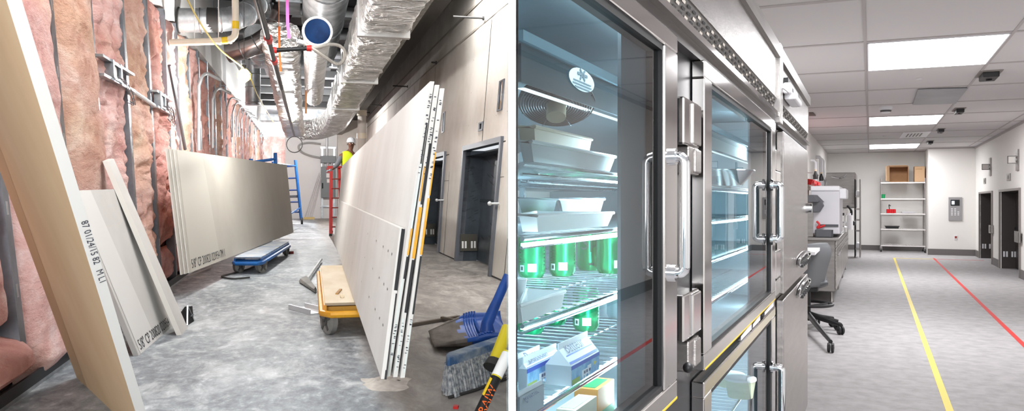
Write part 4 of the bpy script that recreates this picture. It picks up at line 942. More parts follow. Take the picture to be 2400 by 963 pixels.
g = MB(); g.sphere(fz(-.055,-.105,.02), .016, 8); g.sphere(fz(.035,-.11,.02), .016, 8); obj(g, 'eyes', M_white, pr, smooth=True)
g = MB(); g.sphere(fz(-.01,-.125,-.02), .026, 8, (.8,1,1.3)); g.sphere(fz(-.118,0,0), .03, 8, (.5,.8,1.3)); g.sphere(fz(.118,0,0), .03, 8, (.5,.8,1.3)); obj(g, 'nose_and_ears', M_skin, pr, smooth=True)
g = MB(); g.obox(fz(-.01,-.108,-.065), (1,0,0), (0,1,0), (0,0,1), .035, .01, .008); obj(g, 'mouth', mat('lip_brown', '#4e2c25', .6), pr)
vv = [fz(-.12,0,-.9), fz(-.12,0,-.62), fz(-.1,0,-.36), fz(-.05,0,-.24), fz(-.28,-.02,-.36), fz(.1,-.02,-.36)]
skin('safety_vest', vv, [(0,1),(1,2),(2,3),(2,4),(2,5)], [.20,.19,.21,.1,.12,.12], M_vest, pr)
skin('sleeve', [fz(-.3,-.02,-.38), fz(-.44,-.1,-.66), fz(-.56,-.05,-.78)], [(0,1),(1,2)], [.11,.085,.07], M_shirt, pr)
skin('sleeve', [fz(.12,-.02,-.38), fz(.2,-.1,-.68), fz(.08,-.17,-.8)], [(0,1),(1,2)], [.11,.085,.07], M_shirt, pr)
for s in (-.235, 0): skin('trouser_leg', [fz(-.12+s*.5+.05,0,-.98), fz(s,-.06,-1.42), fz(s,.05,-1.8)], [(0,1),(1,2)], [.135,.1,.085], M_jean, pr)
g = MB(); g.lathe([(.165,.0), (.145,.01), (.14,.06), (.115,.12), (.06,.155), (.001,.165)], fz(0,-.01,.065), (.05,-.12,1), 24); g.hexa([fz(-.1,-.12,.075), fz(.1,-.12,.075), fz(.07,-.22,.06), fz(-.07,-.22,.06)], [fz(-.1,-.12,.088), fz(.1,-.12,.088), fz(.07,-.22,.07), fz(-.07,-.22,.07)]); obj(g, 'hard_hat', mat('hat_white', '#e4e9f0', .35), pr, smooth=True)
for sx, wp in ((-1, fz(-.62,-.02,-.84)), (1, fz(.02,-.2,-.86))):
    d = Vector((-1,.05,-.25)).normalized() if sx < 0 else Vector((-1,-.2,-.3)).normalized(); y = Vector((0,1,0)); z = d.cross(y)
    V, E_, Rr = [wp, wp+d*.07], [(0,1)], [.042, .045]
    for k, ln in enumerate((.075, .09, .085, .065)):
        b0 = wp+d*.10+y*(.045-.03*k); i = len(V); V += [b0, b0+d*ln*.6, b0+d*ln*.8-Vector((0,0,ln*.5))]; E_ += [(1,i),(i,i+1),(i+1,i+2)]; Rr += [.016,.015,.012]
    i = len(V); V += [wp+d*.04+y*.05, wp+d*.09+y*.085-Vector((0,0,.02))]; E_ += [(0,i),(i,i+1)]; Rr += [.018,.014]
    skin('hand', V, E_, Rr, mat('glove_grey', '#9aa3ad', .7), pr, 1)
g = MB()
for s in (-.235, 0): g.obox(fz(s,-.06,-1.92), (1,0,0), (0,1,0), (0,0,1), .06, .16, .05)
obj(g, 'boots', M_rubd, pr, bevel=.02)
# ================================================================== RIGHT ROOM: the finished room
CH = 3.17; AL, AR = -1.30, 2.80; BB, BU = 28.95, 27.0
M_vinyl = mat('speckled_vinyl', '#9d9a9b', .6, var='#b1aeaf', spec=.25, vscale=7, detail=12, vpos=(.35,.62))
M_wall2 = mat('wall_cream', '#e9e6e2', .7); M_tile = mat('ceiling_tile', '#d2cfd0', .85)
M_tbar = mat('ceiling_tbar', '#b4aeae', .6); M_base = mat('baseboard_grey', '#6e6a68', .6)
M_ss = mat('brushed_stainless', '#b9b5b2', .22, 1, var='#a8a4a2', vscale=3, stretch=(1,1,14), bump=.0006, bscale=60)
M_ssd = mat('stainless_dull', '#989492', .38, 1, var='#8b8785', vscale=3, stretch=(1,1,10))
M_mir = mat('polished_stainless', '#cfccca', .1, 1)
M_chrome = mat('chrome', '#dadcde', .06, 1)
M_gask = mat('black_gasket', '#17181a', .5)
M_liner = mat('fridge_liner', '#a9b8c0', .35, .4, var='#95a6b0', vscale=2)
M_lin2 = mat('fridge_liner_white', '#d9e8ee', .4, .1)
M_shelfw = mat('chrome_wire', '#d5dde0', .16, 1)
M_black = mat('black_plastic', '#1a1a1c', .45)
M_dkss = mat('dark_door_panel', '#45403e', .45, .3)
M_wplas = mat('white_plastic', '#ececf0', .4); M_lil = mat('machine_grey_white', '#d5d4da', .45)
M_gplas = mat('charcoal_plastic', '#54555a', .5); M_shell = mat('seat_shell_grey', '#616366', .55)
M_card = mat('cardboard', '#b98f68', .8, var='#ad845d', vscale=3); M_cardl = mat('cardboard_pale', '#cfab86', .8)
M_redp = mat('red_plastic', '#d3232b', .4); M_grn = mat('green_plastic', '#12a05e', .4)
M_glass = glass('cabinet_glass', (.80,.91,.94), .01)
M_panel = emis('light_diffuser', '#fdfdff', 17)
aX = lambda b, x=.007: (x-R.B.x*b)/R.A.x
# ---- shell
fl = MB(); fl.quad(*clipX(R, [(-1.45,-6,0), (AR+.6,-6,0), (AR+.6,30,0), (-1.45,30,0)], 1))
struct(R, fl, 'floor', M_vinyl, 'pale grey speckled vinyl floor of the finished room', org=(0,0,0))
PB = 1.955; B0C = 9.10; PA = 1.32; A0C = -.05
ce = MB(); ce.quad(*clipX(R, [(AL-.1,-6,CH), (AR+.2,-6,CH), (AR+.2,30,CH), (AL-.1,30,CH)], 1))
ce.m = 1
for k in range(-7, 12):
    b = B0C+k*PB
    p = [max(aX(b, .02), AL), AR]
    if p[0] < p[1] and b < 29: ce.box(p[0], p[1], b-.035, b+.035, CH-.006, CH-.001)
for k in (-1, 0, 1, 2):
    a = A0C+k*PA
    if a > AL+.05: b0 = max(-5, (.02-R.A.x*a)/R.B.x); ce.box(a-.014, a+.014, b0, 28.9, CH-.007, CH-.001)
struct(R, ce, 'ceiling', [M_tile, M_tbar], 'white tiled ceiling of the finished room')
w = MB(); PL = [(AL, (.012-R.A.x*AL)/R.B.x), (AL-.1, (.012-R.A.x*(AL-.1))/R.B.x), (AL-.1, BB+.1), (AL, BB+.1)]; w.hexa([(x,y,0) for x,y in PL], [(x,y,CH) for x,y in PL]); struct(R, w, 'wall_left', M_wall2, 'cream wall behind the counter')
w = MB(); w.box(AL-.1, AR+.2, BB, BB+.12, 0, CH); struct(R, w, 'wall_back', mat('wall_cream_back', '#f4f2ee', .7), 'cream back wall behind the wire shelf')  # same cream, lightened to stand in for light missing at the back
aBu = R.b(2176, 500, BU).x
w = MB(); w.box(aBu, AR, BU, BB, 0, CH); struct(R, w, 'wall_bump', M_wall2, 'cream boxed out wall carrying the keypad')
def bxr(x, a=AR): return R.a(x, 520, a).y
DA = (bxr(2326), bxr(2297)); DB = (bxr(2391), bxr(2345)); DH = R.a(2343, 450, AR).z
w = MB(); seg = [-5, DB[0], DB[1], DA[0], DA[1], BB]
for i in (0, 2, 4): w.box(AR, AR+.6, seg[i], seg[i+1], 0, CH)
for d in (DA, DB): w.box(AR, AR+.6, d[0], d[1], DH, CH); w.box(AR+.55, AR+.6, d[0], d[1], 0, DH)
struct(R, w, 'wall_right', M_wall2, 'cream right wall with two service hatch doors')
bb = MB(); bb.box(AL, aBu, BB-.02, BB, 0, .16); struct(R, bb, 'baseboard_back', M_base, 'grey baseboard along the back wall')
bb = MB(); bb.box(aBu-.02, AR, BU-.02, BU, 0, .18); struct(R, bb, 'baseboard_bump', M_base, 'grey baseboard under the keypad wall')
bb = MB()
for i in (0, 2, 4): bb.box(AR-.02, AR, seg[i]+(.12 if i else 0), min(seg[i+1], BU)-(.12 if i < 4 else 0), 0, .18)
struct(R, bb, 'baseboard_right', M_base, 'grey baseboard along the right wall')
tr = MB(); tr.box(AR-.03, AR, -5, BU, CH-.05, CH); tr.box(aBu, AR, BU-.03, BU, CH-.04, CH); struct(R, tr, 'trim_ceiling', M_tbar, 'ceiling edge trim')
def hatch(n, d, lab):
    b0, b1 = d
    g = MB(); f = .10
    for b in (b0, b1): s = -1 if b == b0 else 1; g.box(AR-.03, AR+.1, min(b, b+s*f), max(b, b+s*f), 0, DH)
    g.box(AR-.03, AR+.1, b0-f, b1+f, DH, DH+.05)
    r = struct(R, g, f'door_{n}', mat('hatch_frame', '#8f8986', .4, .7), lab)
    g = MB(); e = .012; g.quad((AR+.02,b1-e,0), (AR+.5,b1-e,0), (AR+.5,b1-e,DH), (AR+.02,b1-e,DH)); g.quad((AR+.02,b0,DH-.01), (AR+.5,b0,DH-.01), (AR+.5,b1,DH-.01), (AR+.02,b1,DH-.01)); g.quad((AR+.02,b0+e,0), (AR+.5,b0+e,0), (AR+.5,b0+e,DH), (AR+.02,b0+e,DH)); obj(g, 'door_lining', M_dkss, r, recalc=False)
    g = MB(); g.box(AR+.30, AR+.33, b0, b1, .02, DH-.02); obj(g, 'door_leaf', M_dkss, r)
    g = MB(); g.box(AR+.28, AR+.31, b0+.02, b1-.02, .93, .97); g.box(AR+.29, AR+.305, (b0+b1)/2-.03, (b0+b1)/2, .05, DH-.1); obj(g, 'lift_rail', M_black, r)
    g = MB()
    for k in range(4): a = AR+.05+(.058*k if k < 2 else .058*k+.05); g.box(a, a+.036, b1-.03, b1-.014, .27, .40)
    obj(g, 'vent_slots', M_wplas, r); return r
hatch(3, DA, 'dark steel service hatch in the cream wall nearest the corner')
hatch(4, DB, 'dark steel service hatch in the cream wall nearer the viewer')
# ---- ceiling fixtures
for k, (i, lb) in enumerate(((0, 'nearest and largest glowing ceiling light panel'), (4, 'middle glowing ceiling light panel beyond the smoke detector'), (8, 'farthest glowing ceiling light panel above the wire shelf'), (-4, 'ceiling light panel over the viewer, out of the picture'), (-8, 'ceiling light panel behind the viewer, out of the picture'))):
    b0 = B0C+i*PB+.04; b1 = b0+PB-.08
    t = thing(R, 'ceiling_light', lb, 'ceiling light', ((A0C+PA/2), (b0+b1)/2, CH-.02), 'flat ceiling light panels')
    a0, a1 = A0C+.02, A0C+PA-.02
    g = MB(); g.quad((a0+.012,b0+.02,CH-.012), (a1-.012,b0+.02,CH-.012), (a1-.012,b1-.02,CH-.012), (a0+.012,b1-.02,CH-.012)); obj(g, 'diffuser', M_panel, t)
    g = MB()
    for q in ((a0,a0+.012,b0,b1), (a1-.012,a1,b0,b1), (a0,a1,b0,b0+.02), (a0,a1,b1-.02,b1)): g.box(*q, CH-.016, CH-.001)
    obj(g, 'frame', M_wplas, t)
cp = lambda x, y, c=CH: R.c(x, y, c)
g = MB(); p = [cp(2151,207), cp(2268,204), cp(2240,240), cp(2139,243)]
g.hexa([Vector((q.x,q.y,CH-.022)) for q in p], [Vector((q.x,q.y,CH-.009)) for q in p]); obj(g, 'access_panel', mat('panel_silver', '#9c9da1', .4, .6, var='#8b8d92', vscale=1.5), None, R, label='silver grey ceiling panel beyond the nearest light', cat='ceiling panel')
for k, (x, y, w_) in enumerate(((2318,172,26), (2248,256,13), (2205,303,9), (2180,331,8))):
    p = cp(x, y); s = w_*p.y/1900*1.02
    t = thing(R, 'ceiling_sensor', f'black sensor box set in the ceiling tile, {ORD[k]} from the near end', 'sensor', (p.x, p.y, CH-.08), 'black ceiling sensors in a row')
    g = MB(); g.box(p.x-s*.55, p.x+s*.55, p.y-.22, p.y+.22, CH-.075, CH-.003); obj(g, 'housing', M_black, t, bevel=.012)
    g = MB(); g.box(p.x-s*.8, p.x+s*.75, p.y-.3, p.y+.3, CH-.01, CH-.002); obj(g, 'cutout_plate', mat('cutout_grey', '#8d8783', .7), t)
    g = MB(); g.cyl((p.x,p.y,CH-.078), (p.x,p.y,CH-.09), s*.22, 14); obj(g, 'lens', mat('lens_black', '#08080a', .1), t, smooth=True)
p = cp(2076, 250); t = thing(R, 'smoke_detector', 'round white smoke detector between the two nearer ceiling lights', 'smoke detector', (p.x, p.y, CH-.1))
g = MB(); g.lathe([(.001,-.11), (.06,-.11), (.085,-.08), (.09,-.04), (.11,-.035), (.11,-.002)], (p.x,p.y,CH), (0,0,1), 24); obj(g, 'housing', M_wplas, t, smooth=True)
g = MB(); g.lathe([(.07,-.095), (.088,-.085), (.09,-.06)], (p.x,p.y,CH), (0,0,1), 24); obj(g, 'vent_ring', mat('detector_grey', '#5c5a5a', .5), t, smooth=True)
for k, (x, y) in enumerate(((2155,184), (2073,318))):
    p = cp(x, y); g = MB(); g.lathe([(.001,-.02), (.035,-.018), (.045,-.004), (.05,-.002)], (p.x,p.y,CH), (0,0,1), 16); obj(g, 'sprinkler_cover', M_tile, None, R, smooth=True, label=['small round sprinkler cover by the nearest light panel','small round sprinkler cover near the ceiling vent'][k], cat='sprinkler')
a0, b0 = A0C+.55, R.c(2140, 324, CH).y
p = [cp(2107,323), cp(2171,320), cp(2183,307), cp(2117,310)]
t = thing(R, 'air_vent', 'white slatted air vent between the two farther lights', 'air vent', sum(p, Vector())/4-Vector((0,0,.02)))
g = MB(); g.hexa([Vector((q.x,q.y,CH-.012)) for q in p], [Vector((q.x,q.y,CH-.002)) for q in p]); obj(g, 'frame', M_wplas, t)
g = MB()
for k in range(5):
    u0, u1 = .2+.12*k, .26+.12*k; q = [lerp(lerp(p[0],p[1],u), lerp(p[3],p[2],u), v) for u, v in ((u0,.2), (u1,.2), (u1,.8), (u0,.8))]; g.add([Vector((s.x,s.y,CH-.014)) for s in q], [[0,1,2,3]])
obj(g, 'slats', mat('slat_grey', '#8c8684', .7), t)
p = [cp(1896,270), cp(1912,270), cp(1906,263), cp(1896,263)]; g = MB(); g.hexa([Vector((q.x,q.y,CH-.015)) for q in p], [Vector((q.x,q.y,CH-.002)) for q in p]); obj(g, 'ceiling_grille', mat('grille_dark', '#5f5650', .7), None, R, label='small dark ceiling grille just past the refrigerator top', cat='grille')
# ---- right wall and bump fixtures
fw = lambda x, y, o=0: R.a(x, y, AR-o)
for k, (xa, xb, y0, y1, xp, yp0, yp1, lb) in enumerate(((2301,2322,384,398, 2322.5,370,412, 'glass edged indicator sign above the hatch nearest the corner'), (2361,2388,365,383, 2386.5,350,400, 'glass edged indicator sign above the nearer hatch'))):
    q = fw(xp, (yp0+yp1)/2); t = thing(R, 'indicator_sign', lb, 'sign', (AR, q.y, fw(xp, yp1).z), 'indicator signs over the hatches')
    z0, z1 = fw(xp, yp1).z, fw(xp, yp0).z; g = MB(); g.box(AR-.03, AR, q.y-.13, q.y+.13, z0, z1); obj(g, 'wall_plate', M_ssd, t)
    zz0, zz1 = fw(xp, y1).z, fw(xp, y0).z; ln = R.b(xa, 400, q.y).x; g = MB()
    for c in (zz0, zz1-.012): g.box(ln, AR-.03, q.y-.012, q.y+.012, c, c+.012)
    g.box(ln, ln+.012, q.y-.012, q.y+.012, zz0, zz1); obj(g, 'sign_frame', M_base, t)
    g = MB(); g.box(ln+.012, AR-.03, q.y-.004, q.y+.004, zz0+.012, zz1-.012); obj(g, 'sign_pane', mat('sign_pane', '#e3dfda', .3), t)
    g = MB(); g.sphere((AR-.04, q.y-.02, (zz0+zz1)/2), .05, 10, (.5,1,1.2)); obj(g, 'lamp_dome', M_chrome, t, smooth=True)
for k, (x0, x1, y0, y1, lb) in enumerate(((2307,2311,417,431,'small steel call plate under the farther indicator sign'), (2361.5,2369,406,424,'larger steel call plate under the nearer indicator sign'))):
    p, q = fw(x0, y1), fw(x1, y0); b0, b1 = sorted((p.y, q.y)); t = thing(R, 'call_plate', lb, 'plate', (AR, (b0+b1)/2, p.z)); g = MB(); g.box(AR-.02, AR-.002, b0, b1, p.z, q.z); obj(g, 'plate', M_ssd, t, bevel=.005)
    g = MB(); g.box(AR-.024, AR-.02, (b0*.6+b1*.4), (b0*.4+b1*.6), p.z*.75+q.z*.25, p.z*.25+q.z*.75); obj(g, 'button_slot', M_base, t)
for k, (x0, x1, y0, y1, lb) in enumerate(((2324.5,2329,528,546,'slim steel lock box on the frame of the farther hatch'), (2386,2397,543,567,'steel lock box on the wall beside the nearer hatch'))):
    p, q = fw(x0, y1), fw(x1, y0); b0, b1 = sorted((p.y, q.y)); t = thing(R, 'lock_box', lb, 'lock box', (AR, (b0+b1)/2, p.z)); g = MB(); g.box(AR-.07, AR-.035 if k else AR-.002, b0, b1, p.z, q.z); obj(g, 'box', M_ssd, t, bevel=.006)
    g = MB(); g.box(AR-.075, AR-.07, b0+.02, b0+(b1-b0)*.4, p.z+.03, q.z-.03); obj(g, 'cover', M_base, t)
fb = lambda x, y: R.b(x, y, BU-.02)
p, q = fb(2223, 517), fb(2255, 462); t = thing(R, 'keypad_panel', 'grey keypad panel with a small lit screen on the boxed out wall', 'keypad', (p.x, BU, p.z))
g = MB(); g.box(p.x, q.x, BU-.03, BU, p.z, q.z); obj(g, 'plate', mat('keypad_grey', '#9c9a9b', .55, .2), t, bevel=.006)
p1, q1 = fb(2228, 482), fb(2249, 468); g = MB(); g.box(p1.x, q1.x, BU-.035, BU-.03, p1.z, q1.z); obj(g, 'screen', M_black, t)
p1, q1 = fb(2230.5, 479), fb(2237, 471); g = MB(); g.box(p1.x, q1.x, BU-.037, BU-.035, p1.z, q1.z); obj(g, 'lit_display', emis('display_glow', '#cfe6ff', 2), t)
g = MB()
for r_ in range(5):
    for c_ in range(3):
        if c_ == 2 and r_ < 2: continue
        p1 = fb(2229+7.5*c_, 489+3.6*r_); g.box(p1.x, p1.x+.045, BU-.034, BU-.03, p1.z-.012, p1.z+.008)
obj(g, 'keys', M_wplas, t)
p, q = fb(2236.5, 561), fb(2244, 551); t = thing(R, 'wall_outlet', 'wall outlet low on the boxed out wall under the keypad', 'outlet', (p.x, BU, p.z)); g = MB(); g.box(p.x, q.x, BU-.012, BU, p.z, q.z); obj(g, 'plate', M_wplas, t)
g = MB(); c_ = (p+q)/2; g.box(c_.x-.028, c_.x+.028, BU-.016, BU-.012, p.z+.03, q.z-.03); obj(g, 'socket', mat('socket_red', '#8d3a36', .5), t)
# ---- floor tape
def tape_line(pts, w, m_, label):
    P = [Vector(p) for p in pts]; d = (P[1]-P[0]).normalized(); n = Vector((-d.y, d.x, 0))*w/2; g = MB()
    lo = [P[0]+n, P[0]-n, P[1]-n, P[1]+n]; g.hexa([q+Vector((0,0,.0005)) for q in lo], [q+Vector((0,0,.0025)) for q in lo]); obj(g, 'floor_tape', m_, None, R, label=label, cat='floor tape')
M_ty = mat('tape_yellow', '#f2d84a', .5); M_tr = mat('tape_red', '#d62a22', .5)
ya, yb, ra, rb = R.c(2096, 605), R.c(2226, 963), R.c(2188.5, 605), R.c(2400, 809)
tape_line([yb+(yb-ya)*.18, ya], .052, M_ty, 'long yellow floor tape line running toward the viewer')
tape_line([rb+(rb-ra)*.35, ra], .052, M_tr, 'long red floor tape line running toward the viewer')
tape_line([(ya.x-.03, ya.y+.05, 0), (ra.x-.03, ya.y+.05, 0)], .09, M_ty, 'short yellow floor tape crossing in front of the wire shelf')
tape_line([(ra.x-.03, ya.y+.05, 0), (AR-.03, ya.y+.05, 0)], .07, M_tr, 'short red floor tape crossing to the corner hatch')
# ---- wire shelf at the back
sb0, sb1 = BB-1.0, BB-.06
xl, xr_ = R.b(2065, 500, sb0).x, R.b(2168, 500, sb0).x
t = thing(R, 'wire_shelf', 'five tier chrome wire shelf on casters at the back wall', 'shelf unit', ((xl+xr_)/2, (sb0+sb1)/2, 0))
ztop = R.b(2065, 418, sb0).z
for x, b in ((xl,sb0), (xr_,sb0), (xl,sb1), (xr_,sb1)):
    g = MB(); g.cyl((x,b,.16), (x,b,ztop), .016, 10)
    for k in range(10): g.torus((x,b,.3+k*.2), (0,0,1), .017, .003, 10, 4)
    obj(g, 'post', mat('post_chrome', '#b9b5b3', .35, .7), t, smooth=True)
    g = MB(); g.lathe([(.02,-.02), (.065,-.018), (.065,.018), (.02,.02)], (x,b,.066), (1,0,0), 16); o = obj(g, 'caster', M_black, t, smooth=True)
    g = MB(); g.hexa([(x-.035,b-.03,.06), (x+.035,b-.03,.06), (x+.035,b+.03,.06), (x-.035,b+.03,.06)], [(x-.03,b-.025,.17), (x+.03,b-.025,.17), (x+.03,b+.025,.17), (x-.03,b+.025,.17)]); obj(g, 'caster_fork', M_ssd, o)
SHZ = [R.b(2066, y, sb0).z for y in (428, 466, 501, 537, 575)]
for z in SHZ:
    g = MB(); g.box(xl-.01, xr_+.01, sb0-.02, sb0+.0, z-.022, z+.014); g.box(xl, xr_, sb1-.02, sb1, z-.02, z+.014)
    g.box(xl-.01, xl+.01, sb0, sb1, z-.02, z+.014); g.box(xr_-.01, xr_+.01, sb0, sb1, z-.02, z+.014)
    for k in range(28): x = xl+(xr_-xl)*(k+.5)/28; g.box(x-.004, x+.004, sb0, sb1, z-.004, z+.004)
    obj(g, 'shelf', mat('shelf_chrome', '#e2dedc', .3, .6), t)
def openbox(px0, px1, y0, z, b, dep, m_, label, open_front=True, name='cardboard_box'):
    x0, x1 = R.b(px0, 400, b).x, R.b(px1, 400, b).x; h = R.b(px0, y0, b).z-z-.02; t = thing(R, name, label, 'box', ((x0+x1)/2, b+dep/2, z+.022)); c0 = z+.022; th = .012; g = MB()
    g.box(x0, x1, b, b+dep, c0, c0+th); g.box(x0, x1, b, b+dep, c0+h-th, c0+h); g.box(x0, x0+th, b, b+dep, c0, c0+h); g.box(x1-th, x1, b, b+dep, c0, c0+h); g.box(x0, x1, b+dep-th, b+dep, c0, c0+h)
    if not open_front: g.box(x0, x1, b, b+th, c0, c0+h)
    obj(g, 'carton', m_, t)
    g = MB()
    if open_front:
        g.hexa([(x0,b,c0+.02), (x0+th,b,c0+.02), (x0+th-.09,b-.2,c0+.03), (x0-.1,b-.2,c0+.03)], [(x0,b,c0+h), (x0+th,b,c0+h), (x0+th-.09,b-.2,c0+h+.02), (x0-.1,b-.2,c0+h+.02)])
        g.hexa([(x0,b,c0+h-th), (x1,b,c0+h-th), (x1-.03,b-.12,c0+h+.03), (x0-.03,b-.12,c0+h+.03)], [(x0,b,c0+h), (x1,b,c0+h), (x1-.03,b-.12,c0+h+.04), (x0-.03,b-.12,c0+h+.04)])
        obj(g, 'flap', M_cardl, t)
    else:
        g.box(x0+.03, x1-.08, b-.004, b, c0+h*.8, c0+h*.84); obj(g, 'packing_tape', M_card, t)
openbox(2084, 2129, 391, SHZ[0], sb0+.12, .6, M_card, 'open empty cardboard box on the top shelf, showing its inside')
openbox(2143, 2168, 390, SHZ[0], sb0+.12, .6, M_cardl, 'closed pale cardboard box at the right end of the top shelf', False)
z = SHZ[1]+.022; x = R.b(2069.5, 460, sb0+.3).x
t = thing(R, 'green_tub', 'small green tub at the left end of the second shelf', 'tub', (x, sb0+.3, z)); g = MB(); g.lathe([(.001,0), (.055,0), (.065,.12), (.06,.12), (.05,.012), (.001,.012)], (x, sb0+.3, z), (0,0,1), 18); obj(g, 'tub', M_grn, t, smooth=True); g = MB(); g.torus((x, sb0+.3, z+.12), (0,0,1), .065, .008, 18, 6); obj(g, 'rim', M_grn, t, smooth=True)
z = SHZ[2]+.022; x0, x1 = R.b(2078, 490, sb0+.3).x, R.b(2099, 490, sb0+.3).x
for k in range(4):
    x = x0+(x1-x0)*(k+.5)/4; g = MB(); g.lathe([(.001,0), (.036,0), (.042,.03), (.04,.115), (.03,.125), (.001,.125)], (x, sb0+.3, z), (0,0,1), 16); g.torus((x,sb0+.3,z+.09), (0,0,1), .041, .004, 16, 5); obj(g, 'red_cup', M_redp, None, R, smooth=True, label=f'red cup on the third shelf, {ORD[k]} from the left', cat='cup', group='red cups on the third shelf')
g = MB(); x = lerp((x0,0,0), (x1,0,0), .35).x; g.tube(smoothpath([(x, sb0+.45, z), (x-.01, sb0+.45, z+.15), (x-.02, sb0+.45, z+.26), (x+.03, sb0+.45, z+.22)]), .012, 8); obj(g, 'black_hook', M_black, None, R, smooth=True, label='black curved hook standing behind the red cups', cat='hook')
z = SHZ[2]+.022; x0, x1 = R.b(2112, 490, sb0+.3).x, R.b(2145, 490, sb0+.3).x
g = MB(); g.hexa([(x0+.03,sb0+.2,z), (x1-.03,sb0+.2,z), (x1-.03,sb0+.7,z), (x0+.03,sb0+.7,z)], [(x0,sb0+.17,z+.05), (x1,sb0+.17,z+.05), (x1,sb0+.73,z+.05), (x0,sb0+.73,z+.05)]); obj(g, 'white_tray', M_wplas, None, R, label='flat white tray on the third shelf right of the red cups', cat='tray', bevel=.006)
z = SHZ[3]+.022; x0, x1 = R.b(2073, 530, sb0+.1).x, R.b(2109, 530, sb0+.1).x
t = thing(R, 'black_pan', 'shallow black pan on the fourth shelf', 'pan', ((x0+x1)/2, sb0+.35, z))
g = MB(); g.hexa([(x0+.04,sb0+.12,z), (x1-.04,sb0+.12,z), (x1-.04,sb0+.6,z), (x0+.04,sb0+.6,z)], [(x0+.015,sb0+.1,z+.07), (x1-.015,sb0+.1,z+.07), (x1-.015,sb0+.62,z+.07), (x0+.015,sb0+.62,z+.07)]); obj(g, 'basin', M_black, t)
g = MB(); g.box(x0, x1, sb0+.09, sb0+.63, z+.066, z+.078); obj(g, 'rim', M_black, t, bevel=.004)

# ---- counter run
CB0, CB1, CF = 13.15, 24.2, -.47; cz = R.b(1960, 556, CB0).z
g = MB(); g.box(AL+.01, CF+.05, CB0-.25, CB1, cz-.045, cz); g.box(AL+.01, AL+.04, CB0-.25, CB1, cz, cz+.12)
obj(g, 'worktop', M_ssd, None, R, label='long stainless worktop along the left wall', cat='worktop', bevel=.008)
nu = 3; bw_ = (20.2-CB0-.1)/nu
for k in range(nu):
    b0 = CB0+.05+k*bw_; b1 = b0+bw_-.02
    t = thing(R, 'base_cabinet', f'stainless base cabinet under the worktop, {["end one behind the stool","middle one of the row","one next to the wire rack"][k]}', 'cabinet', ((AL+CF)/2, (b0+b1)/2, 0), 'base cabinets under the worktop')
    g = MB(); g.box(AL+.02, CF-.02, b0, b1, .17, cz-.05); obj(g, 'body', M_ssd, t, bevel=.006)
    for s in range(2):
        c0, c1 = b0+(b1-b0)*s/2+.02, b0+(b1-b0)*(s+1)/2-.02
        g = MB(); g.box(CF-.018, CF, c0, c1, .2, cz-.18); d = obj(g, 'door', M_ss, t, bevel=.005)
        g = MB(); g.bar((CF+.02, c0+.1, cz-.28), (CF+.02, c1-.1, cz-.28), .012, .012); obj(g, 'handle', M_chrome, d)
        g = MB(); g.box(CF-.018, CF, c0, c1, cz-.165, cz-.06); d = obj(g, 'drawer', M_ss, t, bevel=.005)
    for a_, b_ in ((CF-.07,b0+.12), (AL+.1,b0+.12), (CF-.07,b1-.12), (AL+.1,b1-.12)):
        g = MB(); g.lathe([(.03,0), (.03,.02), (.022,.03), (.022,.17)], (a_,b_,.0), (0,0,1), 14); obj(g, 'leg', M_ssd, t, smooth=True)
# shelf rack past the counter and a hood behind
t = thing(R, 'dish_hood', 'tall stainless hood box standing against the back of the counter', 'hood', ((AL+CF)/2, 26.2, cz))
h0, h1 = R.b(1936, 450, 25.2), R.b(2006, 404, 25.2); g = MB(); g.box(max(h0.x, AL+.02), h1.x, 25.2, 27.6, 1.38, h1.z); obj(g, 'hood_body', M_ssd, t, bevel=.02)
g = MB(); g.box(max(h0.x, AL+.02), h1.x-.25, 25.6, 27.4, cz-.9, 1.38); obj(g, 'wash_chamber', M_ss, t)
g = MB(); g.tube(smoothpath([(h0.x+.15,25.15,h1.z-.12), ((h0.x+h1.x)/2,25.1,h1.z-.16), (h1.x-.25,25.15,h1.z-.05)]), .02, 8); obj(g, 'lift_handle', M_chrome, t, smooth=True)
g = MB(); g.tube(smoothpath([(h1.x-.22,25.1,1.45), (h1.x-.12,25.05,1.3), (h1.x-.14,25.05,1.08)]), .035, 8); obj(g, 'black_hose', M_black, t, smooth=True)
r0, r1 = 24.4, 25.0; xa, xb = R.b(2004, 500, r0).x, R.b(2014, 500, r0).x+.02
t = thing(R, 'wire_rack', 'narrow tall wire rack standing past the end of the counter', 'rack', ((xa+xb)/2, 24.9, 0))
zt = R.b(2008, 420, r0).z
for x, b in ((xa,r0), (xb,r0), (xa,r0+.75), (xb,r0+.75)):
    g = MB(); g.cyl((x,b,.02), (x,b,zt), .018, 8); obj(g, 'post', mat('post_chrome', '#b9b5b3', .35, .7) if x == xb else M_black, t, smooth=True)
for z in (.25, .75, 1.05, 1.35, 1.7):
    g = MB(); g.box(xa, xb, r0, r0+.75, z, z+.012); g.box(xa-.01, xb+.01, r0-.01, r0+.01, z-.015, z+.03); obj(g, 'shelf', M_ssd, t)
for k, z in enumerate((.262, 1.712)):
    g = MB(); g.box(xa+.02, xb-.01, r0+.08, r0+.68, z, z+.16); obj(g, 'white_bundle', M_wplas, None, R, label=['white bundle low on the narrow wire rack','white bundle on top of the narrow wire rack'][k], cat='bundle', bevel=.03)
